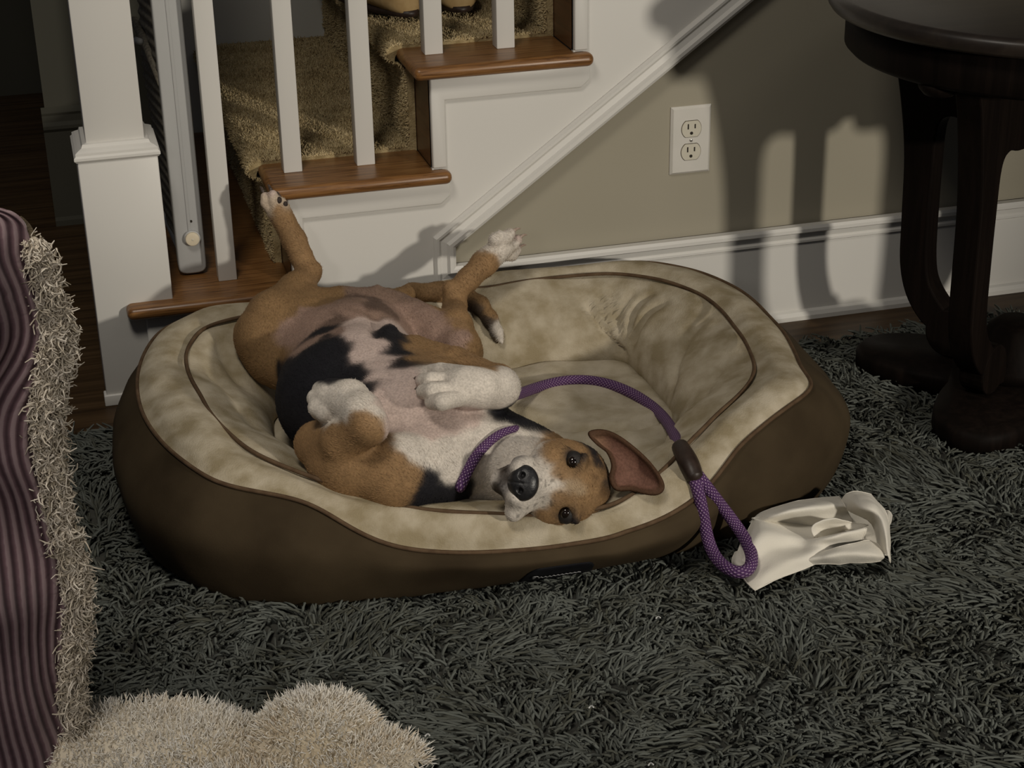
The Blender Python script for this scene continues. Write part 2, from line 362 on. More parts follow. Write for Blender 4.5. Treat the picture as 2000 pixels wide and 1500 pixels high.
# carpet runner: rounded nosings over each step
prof = []
for k in range(2, 6):
    xr0 = XA+(k-3)*T_; z0 = (k-1)*R_+.006; z1 = k*R_+.006
    if k == 2: z0 = R_+.002
    prof += [(xr0-.014, z0), (xr0-.014, z1-.05), (xr0-.020, z1-.036)]
    for a in np.linspace(-.3, 1.45, 7): prof.append((xr0-.026-.020*math.cos(a)+.0, z1-.018+.018*math.sin(a)))
    prof += [(xr0+T_*.5, z1), (xr0+T_-.016, z1)]
prof = np.array(prof)
ny = 24; ys = np.linspace(CY-.010, WY-.003, ny); V = []; F = []
for y in ys:
    for x, z in prof: V.append((x, y, z))
m_ = len(prof)
for i in range(ny-1):
    for j in range(m_-1): F.append((i*m_+j, i*m_+j+1, (i+1)*m_+j+1, (i+1)*m_+j))
runner = mesh('carpet_runner', V, F, M_CARPET, stair)
V2 = [(x, CY-.010, z) for x, z in prof]+[(x+.013, CY-.010, z-.008) for x, z in prof]
mesh('carpet_edge', V2, [(j, j+1, j+1+m_, j+m_) for j in range(m_-1)], M_CARPET, runner)
# carpet pile
rng = np.random.RandomState(4)
seg = np.linalg.norm(np.diff(prof, axis=0), axis=1); nr = np.array([prof[1:, 1]-prof[:-1, 1], -(prof[1:, 0]-prof[:-1, 0])]).T*-1
nr /= np.linalg.norm(nr, axis=1)[:, None]+1e-9
cs = np.concatenate([[0], np.cumsum(seg)]); tot = cs[-1]; lim = np.interp(.62, prof[:, 1].cummax() if hasattr(prof, 'cummax') else np.maximum.accumulate(prof[:, 1]), cs)
n = 125000; s = rng.rand(n)*min(tot, lim+.12); yy = CY-.010+(WY-CY)*rng.rand(n)**1.35
ii = np.clip(np.searchsorted(cs, s)-1, 0, len(seg)-1); ff = (s-cs[ii])/np.maximum(seg[ii], 1e-9)
pxz = prof[ii]*(1-ff[:, None])+prof[ii+1]*ff[:, None]
roots = np.stack([pxz[:, 0], yy, pxz[:, 1]], 1); dn = np.stack([nr[ii, 0], np.zeros(n), nr[ii, 1]], 1)
dn = dn+rng.randn(n, 3)*.35; dn /= np.linalg.norm(dn, axis=1)[:, None]
p = strands('carpet_pile', roots-dn*.001, dn, rng.randn(n, 3)*.35, .0032+.0022*rng.rand(n), .0015, M_CPILE, runner, 2, 3, seed=5)
p['kind'] = 'stuff'
# newel post (front), box newel with stepped moulding
def newel(x0, y0, w, zb, zm, parent, mat):
    nw = box('newel_post', (x0, y0, zb), (x0+w, y0+w, zm), mat, parent, .002, 2)
    iw = w*.135
    prof_ = [(.001, 0), (.0045, .004), (.0045, .008), (.0015, .011), (.0015, .015), (-.003, .018), (-.009, .021), (-.011, .026), (-iw, .027)]
    V = []; F = []
    cx, cy = x0+w/2, y0+w/2
    for a, b in prof_:
        h = w/2+a; V += [(cx-h, cy-h, zm-.004+b), (cx+h, cy-h, zm-.004+b), (cx+h, cy+h, zm-.004+b), (cx-h, cy+h, zm-.004+b)]
    for i in range(len(prof_)-1):
        for j in range(4): F.append((i*4+j, i*4+(j+1) % 4, (i+1)*4+(j+1) % 4, (i+1)*4+j))
    F.append(tuple(range(len(V)-4, len(V)))); F.append((3, 2, 1, 0))
    mesh('moulding', V, F, mat, nw, smooth=False)
    box('shaft', (x0+iw, y0+iw, zm+.02), (x0+w-iw, y0+w-iw, 1.45), mat, nw, .0015, 2)
    return nw
nw = newel(-.4222, .0, .1255, 0, .428, stair, M_WHITE)
box('plinth', (-.4265, -.004, 0), (-.30, .02, .02), M_WHITE, nw, .002) 
tag(nw, 'square white newel post at the foot of the stairs')

# floor, walls, baseboards
fl = mesh('floor', [(-2.2, -3.4, 0), (3.2, -3.4, 0), (3.2, 4.4, 0), (-2.2, 4.4, 0)], [(0, 1, 2, 3)], M_FLOOR, None, False); tag(fl, kind='structure')
# tan wall with the triangular boundary under the stairs
zt = 1.9; xx = .47+(zt-.427)/sl
pw = [(.175, 0), (3.2, 0), (3.2, 2.6), (.47+(2.6-.427)/sl-.03, 2.6), (.175-.03, zdiag(.175)+.01)]
wb = prism_xz('wall_back', pw, .010, .03, M_WALL); tag(wb, kind='structure')
bb = sweep_profile('baseboard_back', [(.183, .010, 0), (3.2, .010, 0)],
    [(0, 0), (.026, 0), (.026, .008), (.022, .015), (.016, .018), (.016, .151), (0, .151)], M_WHITE, None, [((0, -1, 0), (0, 0, 1))]*2)
tag(bb, kind='structure')
ws = box('wall_stair', (-.20, WY, 0), (2.2, WY+.05, 2.6), M_GREYW); tag(ws, kind='structure')
# hallway beyond: wall end with tall baseboard, and a far wall
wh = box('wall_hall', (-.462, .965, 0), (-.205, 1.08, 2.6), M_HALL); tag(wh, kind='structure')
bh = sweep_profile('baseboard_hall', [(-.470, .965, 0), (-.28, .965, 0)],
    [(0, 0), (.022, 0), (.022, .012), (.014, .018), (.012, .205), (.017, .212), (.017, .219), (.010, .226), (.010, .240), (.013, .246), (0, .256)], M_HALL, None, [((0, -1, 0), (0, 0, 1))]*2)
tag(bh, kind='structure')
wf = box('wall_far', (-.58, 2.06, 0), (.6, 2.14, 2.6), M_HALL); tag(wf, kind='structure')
wl = box('wall_left', (-2.2, 2.7, 0), (1.2, 2.8, 2.6), M_WALL); tag(wl, kind='structure')

# ------------------------------------------------------------------ outlet
ou = empty('power_outlet', 'white duplex power outlet on the tan wall left of the dark table', 'outlet')
ox, oz = .5752, .2992; pw_, ph_ = .0739, .1209
V = []; ins = [(0, 0), (0, .002), (.004, .006)]
for d, h in ins: V += [(ox+d, .010-h, oz+d), (ox+pw_-d, .010-h, oz+d), (ox+pw_-d, .010-h, oz+ph_-d), (ox+d, .010-h, oz+ph_-d)]
F = [(i*4+j, i*4+(j+1) % 4, (i+1)*4+(j+1) % 4, (i+1)*4+j) for i in range(2) for j in range(4)]+[(8, 9, 10, 11)]
fixn(mesh('wall_plate', V, F, M_PLATE, ou, False))
for s in (-1, 1):
    cx, cz = ox+pw_/2, oz+ph_/2+s*.0206
    pl = []
    for a in np.linspace(0, 2*PI, 40, endpoint=False):
        x = .0178*math.cos(a); z = .0178*math.sin(a); z = max(-.0142, min(.0142, z)); pl.append((cx+x, cz+z))
    plo = [(cx+(x-cx)*1.05, cz+(z-cz)*1.06) for x, z in pl]
    rim = prism_xz('receptacle_rim', plo, .0036, .0042, M_SLIPIN, ou)
    rc = prism_xz('receptacle', pl, .0026, .0045, M_IVORY, ou)
    for dx, hh in ((-.0063, .0046), (.0063, .0038)):
        box('slot', (cx+dx-.0011, .0020, cz+.0045-hh), (cx+dx+.0011, .0030, cz+.0045+hh), M_BLACK, rc)
    gp = [(cx+.0028*math.cos(a), cz-.0075+.0028*max(-1, math.sin(a))) for a in np.linspace(0, 2*PI, 16, endpoint=False)]
    prism_xz('ground_hole', gp, .0020, .0030, M_BLACK, rc)
prism_xz('screw', [(ox+pw_/2+.0028*math.cos(a), oz+ph_/2+.0028*math.sin(a)) for a in np.linspace(0, 2*PI, 16, endpoint=False)], .0025, .0042, M_SCREW, ou, .0006)

# ------------------------------------------------------------------ baby gate folded behind the newel
gt = empty('safety_gate', 'grey metal safety gate with netting folded behind the newel post', 'gate')
g0 = aty(378, 536, .095)
gx, gz = g0[0], R_+.003
hw = .0235
pts = []
for a in np.linspace(PI, 2*PI, 13): pts.append((gx+hw*math.copysign(abs(math.cos(a))**.6, math.cos(a)), gz+.018+.018*math.copysign(abs(math.sin(a))**.6, math.sin(a))))
pts += [(gx+hw, 1.2), (gx-hw, 1.2)]
post = prism_xz('frame_post', pts, .095, .125, M_GATE, gt, .0035, 3)
prism_xz('post_channel', [(gx-.002, gz+.07), (gx+.003, gz+.07), (gx+.003, 1.2), (gx-.002, 1.2)], .0935, .0955, M_GATE, gt, .0005)
kc = aty(375, 464, .095)
def disc(name, c, r, y0, y1, mat, par, bev=.001): return prism_xz(name, [(c[0]+r*math.cos(a), c[2]+r*math.sin(a)) for a in np.linspace(0, 2*PI, 36, endpoint=False)], y0, y1, mat, par, bev)
disc('knob_ring', kc, .0138, .089, .096, M_GATE, gt, .001)
kn = disc('knob', kc, .0118, .084, .092, M_KNOB, gt, .0015)
disc('knob_pin', kc, .0018, .0832, .0845, M_IVORY, kn, .0003)
hc = aty(373, 432, .095); disc('screw_hole', hc, .0022, .0940, .0956, M_BLACK, gt, 0)
# netting panel seen almost edge-on, running back from the post
ny, nz = 24, 520; V = []; F = []
for i in range(ny):
    for j in range(nz):
        t = i/(ny-1); z = .225+1.0*j/(nz-1)
        V.append((gx-hw+.004-t*.010+.0016*math.sin(z*330+t*14)+.003*math.sin(z*23)*t, .118+t*.26, z+.01*t))
for i in range(ny-1):
    for j in range(nz-1):
        F.append((i*nz+j, i*nz+j+1, (i+1)*nz+j+1, (i+1)*nz+j))
nt_ = mesh('netting', V, F, M_NET, gt); so = nt_.modifiers.new('s', 'SOLIDIFY'); so.thickness = .0012
tube('lower_rail', catmull([(gx-.012, .12, .205), (gx-.020, .25, .21), (gx-.026, .40, .215)]), .006, M_GATE, gt)
b0 = aty(268, 75, .30); b1 = aty(318, 165, .13)
tube('hinge_bar', np.array([aty(262, 40, .40), aty(285, 85, .26), aty(318, 165, .13)]), .008, M_NET, gt)
tube('hinge_bolt', np.array([aty(264, 78, .22), aty(276, 82, .21)]), .006, M_GATE, gt, 8)

# ------------------------------------------------------------------ slippers on the stairs
def slipper(label, tip, yaw, lining):
    s = empty('slipper', label, 'slipper', None); V = []; F = []; n = 20; rows = []
    L = .25; prof = [(0, .004, .006), (.008, .026, .034), (.03, .040, .048), (.07, .047, .058), (.12, .044, .064), (.18, .038, .062), (.235, .034, .06), (.25, .018, .055)]
    for (d, hw_, h) in prof:
        for j in range(n):
            a = 2*PI*j/n; V.append((hw_*math.cos(a), d, max(0, h/2+h/2*math.sin(a)*(1 if math.sin(a) > 0 else 1.0))))
    for i in range(len(prof)-1):
        for j in range(n): F.append((i*n+j, i*n+(j+1) % n, (i+1)*n+(j+1) % n, (i+1)*n+j))
    F += [tuple(range(n))[::-1], tuple(range((len(prof)-1)*n, len(prof)*n))]
    u = mesh('upper', V, F, M_SLIP, s); m = u.modifiers.new('s', 'SUBSURF'); m.levels = m.render_levels = 2
    V = []; F = []
    for i, (rr, h) in enumerate(((.036, .055), (.032, .069), (.026, .060), (.018, .05), (0.002, .048))):
        for j in range(n):
            a = 2*PI*j/n; V.append((rr*math.cos(a), .125+rr*2.1*math.sin(a), h))
    for i in range(4):
        for j in range(n): F.append((i*n+j, i*n+(j+1) % n, (i+1)*n+(j+1) % n, (i+1)*n+j))
    mesh('lining', V, F, M_SLIPIN if lining else M_SLIP, s)
    V = [(x*1.0, y, z) for (x, y, z) in [(.043*math.cos(2*PI*j/24), .125+.13*math.sin(2*PI*j/24), 0) for j in range(24)]]; V += [(x, y, .010) for x, y, z in V]
    mesh('sole', V, [tuple(range(24))[::-1], tuple(range(24, 48))]+[(i, (i+1) % 24, (i+1) % 24+24, i+24) for i in range(24)], M_LEATHER, s)
    s.location = tip; s.rotation_euler = (0, 0, yaw); return s
zs = 3*R_+.020
p1 = atz(806, 32, zs); p2 = atz(903, 24, zs)
slipper('tan slipper on the carpeted stair, dark patterned opening, left of the pair', (p1[0], p1[1], zs), .35, True)
slipper('tan slipper on the carpeted stair between two balusters, right of the pair', (p2[0], p2[1]+.0, zs), .0, False)

# ------------------------------------------------------------------ side table
tb = empty('side_table', 'dark espresso round pedestal side table at the right edge', 'table')
TC = np.array([1.025, -.42])
def lathe(name, prof_, c, mat, par, n=96):
    V = []; F = []
    for r, z in prof_:
        for j in range(n): V.append((c[0]+r*math.cos(2*PI*j/n), c[1]+r*math.sin(2*PI*j/n), z))
    for i in range(len(prof_)-1):
        for j in range(n): F.append((i*n+j, i*n+(j+1) % n, (i+1)*n+(j+1) % n, (i+1)*n+j))
    F += [tuple(range(n))[::-1], tuple(range((len(prof_)-1)*n, len(prof_)*n))]
    return fixn(mesh(name, V, F, mat, par))
RT = .337
lathe('tabletop', [(RT-.02, .650), (RT-.004, .652), (RT, .658), (RT, .670), (RT-.004, .676), (RT-.012, .678), (.10, .6785)], TC, M_ESPT, tb)
RA = .308
lathe('apron', [(RA-.03, .584), (RA-.008, .586), (RA, .594), (RA, .652), (RA-.05, .652)], TC, M_ESP, tb)
for a in (150, 205, 300, 30):
    ca, sa = math.cos(math.radians(a)), math.sin(math.radians(a)); q = TC+np.array([ca, sa])*.27
    lathe('corner_block', [(.006, .566), (.022, .569), (.030, .578), (.032, .586)], q, M_ESP, tb, 24)
# concave sided platform base
nb = 120; pl = []
for j in range(nb):
    a = 2*PI*j/nb; r = .120+.145*abs(math.cos(2*(a-PI/4)))**1.7; pl.append((TC[0]+r*math.cos(a), TC[1]+r*math.sin(a)))
V = [(x, y, .012) for x, y in pl]+[(x, y, .040) for x, y in pl]+[(TC[0]+(x-TC[0])*.97, TC[1]+(y-TC[1])*.97, .050) for x, y in pl]
F = [tuple(range(nb))[::-1], tuple(range(2*nb, 3*nb))]+[(i+k*nb, (i+1) % nb+k*nb, (i+1) % nb+(k+1)*nb, i+(k+1)*nb) for k in (0, 1) for i in range(nb)]
mesh('platform', V, F, M_ESP, tb)
lathe('hub', [(.03, .05), (.075, .052), (.075, .07), (.055, .10), (.045, .13), (.03, .14)], TC, M_ESP, tb, 48)
# four scrolled board legs: outline in the (radial, height) plane, given a board thickness
outer = catmull([(.262, .590), (.243, .54), (.225, .46), (.214, .38), (.210, .28), (.206, .20), (.190, .145), (.160, .105), (.125, .085), (.10, .058)], 6)
inner = catmull([(.06, .058), (.075, .10), (.120, .135), (.148, .17), (.158, .21), (.161, .28), (.162, .36), (.160, .44), (.140, .462), (.10, .455), (.03, .46), (.02, .590)], 6)
lp = np.vstack([outer, inner])
def leg(a, rot=0, hwid=.021, flip=1):
    ca, sa = math.cos(a), math.sin(a); V = []
    for s in (-1, 1):
        for r, z in lp: V.append((TC[0]+ca*r-sa*s*hwid, TC[1]+sa*r+ca*s*hwid, z))
    n = len(lp); F = [tuple(range(n)), tuple(range(n, 2*n))[::-1]]+[(i, (i+1) % n, (i+1) % n+n, i+n) for i in range(n)]
    o = fixn(mesh('leg', V, F, M_ESP, tb, False)); bevel(o, .003, 2)
    # scroll roundel at the foot
    cs_ = []
    for t in np.linspace(0, 2*PI, 28, endpoint=False): cs_.append((.110+.040*math.cos(t), .094+.042*math.sin(t)))
    V = []
    for s in (-1, 1):
        for r, z in cs_: V.append((TC[0]+ca*r-sa*s*hwid*1.02, TC[1]+sa*r+ca*s*hwid*1.02, z))
    n = 28; F = [tuple(range(n)), tuple(range(n, 2*n))[::-1]]+[(i, (i+1) % n, (i+1) % n+n, i+n) for i in range(n)]
    o2 = fixn(mesh('scroll_foot', V, F, M_ESP, o, False)); bevel(o2, .003, 2)
for a in (213, 307, 33, 127): leg(math.radians(a))

# ------------------------------------------------------------------ dog bed
bed = empty('dog_bed', 'oval bolster dog bed in tan plush and brown suede at the foot of the stairs', 'dog bed')
BC = np.array([.12, -.42]); NA = 360; ANG = np.linspace(-PI, PI, NA, endpoint=False)
def ring(tab, smooth=7):
    pts_ = []
    for q in tab:
        if len(q) == 3 and abs(q[0]) > 3: w_ = atz(*q); pts_.append((w_[0], w_[1], q[2]))
        else: pts_.append(q)
    A = np.array(pts_); d = A[:, :2]-BC; an = np.arctan2(d[:, 1], d[:, 0]); rr = np.hypot(d[:, 0], d[:, 1]); o = np.argsort(an)
    an, rr, zz = an[o], rr[o], A[o, 2]
    an3 = np.concatenate([an-2*PI, an, an+2*PI]); r3 = np.tile(rr, 3); z3 = np.tile(zz, 3)
    r = np.interp(ANG, an3, r3); z = np.interp(ANG, an3, z3); kf = np.hanning(smooth*2+1); kf /= kf.sum()
    def sm(v): return np.convolve(np.concatenate([v[-smooth:], v, v[:smooth]]), kf, 'valid')
    return sm(r), sm(z)
seamT = [(280, 700, .18), (273, 780, .175), (300, 840, .175), (360, 900, .175), (430, 945, .17), (520, 962, .165), (590, 975, .16), (640, 1000, .15), (700, 1040, .125), (770, 1068, .105), (860, 1078, .095), (1000, 1075, .09), (1100, 1065, .09), (1200, 1045, .095), (1300, 1010, .105), (1370, 965, .125), (1410, 915, .15), (1440, 870, .165), (1500, 820, .18), (1560, 775, .19), (1592, 764, .195), (1560, 718, .19), (1545, 680, .185), (1500, 620, .18), (1440, 565, .18), (1360, 530, .18), (.50, -.085, .18), (.40, -.07, .178), (.30, -.07, .175), (.15, -.07, .17), (0, -.07, .17), (-.15, -.075, .175), (-.26, -.085, .18), (-.325, -.13, .18)]
pipT = [(480, 622, .2), (400, 640, .195), (365, 690, .19), (368, 725, .19), (395, 775, .185), (450, 850, .18), (500, 890, .18), (570, 920, .17), (640, 945, .16), (720, 975, .145), (800, 995, .135), (880, 1003, .13), (960, 1006, .125), (1080, 1010, .122), (1200, 990, .128), (1290, 925, .145), (1345, 865, .165), (1400, 810, .18), (1460, 755, .19), (1473, 725, .19), (1462, 690, .19), (1430, 640, .19), (1370, 580, .19), (1290, 550, .19), (1200, 538, .185), (1100, 545, .185), (955, 567, .18), (700, 600, .18)]
matT = [(1000, 715, .085), (1100, 700, .085), (1220, 692, .085), (1250, 720, .085), (1290, 770, .085), (1320, 830, .085), (1318, 880, .085), (1280, 920, .085), (1210, 955, .085), (1160, 985, .085), (.12, -.70, .085), (.0, -.67, .085), (-.12, -.60, .085), (-.18, -.5, .085), (-.2, -.38, .085), (-.16, -.26, .085), (.05, -.235, .085)]
th_ = ANG
hx, hy, nn = .525, .352, 2.9
rc_ = 1/((np.abs(np.cos(th_))/hx)**nn+(np.abs(np.sin(th_))/hy)**nn)**(1/nn)
rs, zs_ = ring(seamT); rp, zp = ring(pipT); rm, zm = ring(matT, 9)
rs = np.maximum(rs, rp+.02)
rcon = rc_; zcon = np.full(NA, .018)
rbul = np.maximum(rc_+.022, rs+.012); zbul = .35*zs_+.035
back = np.exp(-((th_-PI/2)/.9)**2)
rbul = np.where(np.sin(th_) > 0, np.minimum(rbul, (.378)/np.maximum(np.sin(th_), 1e-3)), rbul)
rs = np.where(np.sin(th_) > 0, np.minimum(rs, (.365)/np.maximum(np.sin(th_), 1e-3)), rs)
rcr = .45*rs+.55*rp; zcr = np.maximum(zs_, zp)+.014-.010*np.clip((rs-rp-.05)/.05, 0, 1)*0
wob = vnoise(np.stack([np.cos(th_)*1.2, np.sin(th_)*1.2, th_*0], 1), 6, 3)
def P_(r, z): return np.stack([BC[0]+r*np.cos(th_), BC[1]+r*np.sin(th_), z], 1)
def skin(rings_, sub):
    """rings (k,NA,3) -> Catmull along k"""
    Rg = np.array(rings_); k = len(Rg); Pd = np.concatenate([2*Rg[:1]-Rg[1:2], Rg, 2*Rg[-1:]-Rg[-2:-1]]); out_ = []
    for i in range(1, k):
        for t in np.arange(sub)/sub:
            p0, p1, p2, p3 = Pd[i-1], Pd[i], Pd[i+1], Pd[i+2]
            out_.append(.5*((2*p1)+(-p0+p2)*t+(2*p0-5*p1+4*p2-p3)*t*t+(-p0+3*p1-3*p2+p3)*t**3))
    out_.append(Rg[-1]); return np.array(out_)
zs2 = zs_
rim1 = rs+.003
grow = [P_(rcon*.55, np.full(NA, .012)), P_(rcon*.9, np.full(NA, .012)), P_(rcon, zcon), P_(rbul, zbul), P_(.5*(rbul+rs)+.006, .5*(zbul+zs_)+.006), P_(rs, zs_)]
dz = np.clip(rs-rp, .02, .2)
top = [P_(rs, zs_), P_(.75*rs+.25*rp, .7*zs_+.3*zp+.10*dz+.003), P_(.4*rs+.6*rp, .4*zs_+.6*zp+.13*dz+.003), P_(rp+.006, zp+.001), P_(rp-.004, zp-.001),
       P_(rp*.80+rm*.20-.004, .86*zp+.14*zm+.004), P_(rp*.50+rm*.50-.02, .60*zp+.40*zm+.002), P_(rp*.22+rm*.78-.018, .30*zp+.70*zm), P_(rm-.002, zm-.012), P_(rm+.02, zm-.04)]
CREASES = [([(1135, 575), (1150, 600), (1175, 640), (1205, 680), (1222, 695)], .0055, .013),
 ([(1170, 560), (1175, 590), (1182, 620), (1200, 660)], .0045, .010), ([(1200, 548), (1196, 580), (1198, 615), (1205, 650)], .0045, .009),
 ([(1245, 560), (1222, 590), (1208, 620), (1210, 665)], .0045, .010), ([(1280, 570), (1250, 590), (1232, 620), (1226, 660)], .005, .009),
 ([(1310, 585), (1270, 605), (1245, 640), (1234, 680)], .006, .008), ([(1400, 600), (1345, 650), (1320, 710), (1312, 770)], .008, .007),
 ([(1345, 860), (1300, 905), (1240, 935), (1180, 965)], .006, .007), ([(420, 650), (440, 700), (480, 760)], .008, .006), ([(1420, 700), (1380, 760), (1340, 810)], .007, .005),
 ([(400, 700), (450, 760), (520, 850)], .010, .006), ([(1060, 590), (1090, 640), (1080, 690)], .012, .004), ([(980, 600), (1010, 640), (1030, 690)], .012, .004)]
def bedmesh(name, rings_, sub, mat, fold=True, folds=0):
    G = skin(rings_, sub); K = len(G); V = G.reshape(-1, 3).copy()
    d = vnoise(V, 9, 5)*.006+vnoise(V, 22, 6)*.0022
    tt = np.tile(th_, K); kk = np.repeat(np.linspace(0, 1, K), NA)
    if folds:
        # gathered folds in the back right corner and lighter ones elsewhere, on the inner face
        inn = np.clip((kk-.36)/.12, 0, 1)*np.clip((1.05-kk)/.1, 0, 1)
        g2 = np.exp(-((tt+.95)/.35)**2)+np.exp(-((tt+.1)/.4)**2)*.7+np.exp(-((np.abs(tt)-2.6)/.5)**2)
        d += inn*g2*.005*np.sin(tt*14+5*kk)
        # one deep crease
    nrm = np.cross(np.roll(G, -1, 1)-np.roll(G, 1, 1), np.gradient(G, axis=0)); nrm /= np.linalg.norm(nrm, axis=2)[..., None]+1e-9
    nv = nrm.reshape(-1, 3); 
    if not folds: 
        fade = np.clip((1-kk)/.15, 0, 1)*np.clip(kk/.2, 0, 1); d = d*fade
    else: d = d*np.clip(kk/.08, 0, 1)
    if folds and name == 'bolster':
        T0 = BVHTree.FromPolygons([tuple(v) for v in V+nv*d[:, None]], [(i_*NA+j_, i_*NA+(j_+1) % NA, (i_+1)*NA+(j_+1) % NA, (i_+1)*NA+j_) for i_ in range(K-1) for j_ in range(NA)])
        cm_ = np.zeros(len(V))
        for pl_, w_, dp_ in CREASES:
            L = []
            for q in pl_:
                dr_ = pray(*q); h_ = T0.ray_cast(Vector(CC), Vector(dr_).normalized())
                if h_[0] is not None: L.append(np.array(h_[0]))
            D = np.full(len(V), 9.); TT_ = np.zeros(len(V)); n_ = len(L)-1
            for qi, (a_, b_) in enumerate(zip(L[:-1], L[1:])):
                ab = b_-a_; t_ = np.clip(((V-a_)@ab)/(ab@ab+1e-12), 0, 1); dd_ = np.linalg.norm(V-a_-t_[:, None]*ab, axis=1); m__ = dd_ < D; D = np.where(m__, dd_, D); TT_ = np.where(m__, (qi+t_)/n_, TT_)
            env = np.clip(TT_/.25, 0, 1)*np.clip((1-TT_)/.15, .3, 1)
            cm_ = np.maximum(cm_, 1.45*env*dp_*np.exp(-(D/(w_*1.1))**2))
        d = d-cm_
    V += nv*d[:, None]
    i = np.arange(K-1)[:, None]; j = np.arange(NA)[None]; a = i*NA+j; b = i*NA+(j+1) % NA
    F = np.stack([a, b, b+NA, a+NA], -1).reshape(-1, 4)
    return mesh(name, V, F, mat, bed), V.reshape(K, NA, 3)
shell, Gs = bedmesh('outer_cover', grow, 7, M_SUEDE)
tag(shell, 'brown suede outer cover')
bol, Gb = bedmesh('bolster', top, 8, M_PLUSH, folds=1)
tag(bol, 'tan plush bolster')
tube('seam_piping', P_(rs+.0015, zs_+.0005), .0030, M_PIPE, bed, 8, True)
tube('inner_piping', P_(rp+.001, zp+.0035), .0030, M_PIPE, bed, 8, True)
# cushion
K = 40; V = []; 
for i in range(K):
    t = i/(K-1); rr = (rm+.025)*(1-t); 
    z = .088-.045*np.clip((1-t-.86)/.14, 0, 1)**2
    V.append(P_(rr, np.full(NA, z) if np.isscalar(z) else z))
G = np.array(V); V = G.reshape(-1, 3); V[:, 2] += vnoise(V, 7, 8)*.010+vnoise(V, 16, 9)*.004
# long creases in the cushion
def crease(px, w_=.012, dpt=.014):
    L = np.array([atz(*q, .09)[:2] for q in px]); D = np.full(len(V), 9.)
    for a, b in zip(L[:-1], L[1:]):
        ab = b-a; t = np.clip(((V[:, :2]-a)@ab)/(ab@ab), 0, 1); D = np.minimum(D, np.linalg.norm(V[:, :2]-a-t[:, None]*ab, axis=1))
    V[:, 2] -= dpt*np.exp(-(D/w_)**2)-.5*dpt*np.exp(-(D/(w_*3))**2)
crease([(1010, 815), (1120, 835), (1230, 842), (1310, 815)])
crease([(1000, 745), (1120, 720), (1230, 715)], .02, .006)
crease([(1180, 850), (1260, 905), (1300, 900)], .014, .012)
i = np.arange(K-1)[:, None]; j = np.arange(NA)[None]; a = i*NA+j; b = i*NA+(j+1) % NA
F = np.stack([a, b, b+NA, a+NA], -1).reshape(-1, 4)
cush = mesh('cushion', V, F, M_MAT, bed)
# black tag with script lettering on the outer cover front
def bvh(objs):
    VV = []; FF = []; o_ = 0
    for o in objs:
        me = o.data; co = np.zeros(len(me.vertices)*3); me.vertices.foreach_get('co', co); VV += [tuple(c) for c in co.reshape(-1, 3)]
        FF += [tuple(o_+v for v in p.vertices) for p in me.polygons]; o_ = len(VV)
    return BVHTree.FromPolygons(VV, FF)
B_bed = bvh([shell, bol, cush])
def hit(tree, u, v, off=0.0):
    d = pray(u, v); d = d/np.linalg.norm(d); h = tree.ray_cast(Vector(CC), Vector(d))
    if h[0] is None: return None, None
    nr_ = np.array(h[1]); 
    if nr_@d > 0: nr_ = -nr_
    return np.array(h[0])+nr_*off, nr_
def tagpt(s, z):          # s along the bed front, height z -> surface of the outer cover
    h = B_bed.ray_cast(Vector((s, -1.3, z)), Vector((0, 1, 0))); return np.array(h[0])
tl = [(.078, .020), (.092, .052), (.118, .060), (.150, .064), (.180, .066), (.196, .058), (.205, .040), (.200, .012), (.085, .008)]
s0 = aty(1030, 1135, -.82)[0]; s1_ = aty(1168, 1100, -.82)[0]
V = []; F = []; nu, nv_ = 26, 8
for i in range(nu):
    t = i/(nu-1); x = s0+(s1_-s0)*t; e = min(t, 1-t)/.16; ztop = .030+.034*math.sqrt(max(0, 1-(1-min(1, e))**2)); zb_ = .016
    for jn in range(nv_):
        z = zb_+(ztop-zb_)*jn/(nv_-1); q = tagpt(x, z); V.append((q[0], q[1]-.0015, q[2]))
F = [(i*nv_+j, (i+1)*nv_+j, (i+1)*nv_+j+1, i*nv_+j+1) for i in range(nu-1) for j in range(nv_-1)]
tg = mesh('label_tag', V, F, M_TAG, bed); m = tg.modifiers.new('s', 'SOLIDIFY'); m.thickness = .0015; tag(tg, 'black tag with grey script lettering')
# script strokes: a looped capital then small joined letters
st = []
for t in np.linspace(0, 1, 26): st.append((.02+.12*t+.035*math.sin(9*t), .5+.42*math.sin(11*t+.5)))
for t in np.linspace(0, 1, 70): st.append((.17+.78*t, .42+.16*math.sin(62*t)*(1-.6*t)+.10*t))
sp = []
for a_, b_ in st:
    q = tagpt(s0+.010+(s1_-s0-.026)*a_, .0345+.010*b_); sp.append((q[0], q[1]-.0042, q[2]))
tube('lettering', np.array(sp), .0006, M_TAGTXT, tg, 5)
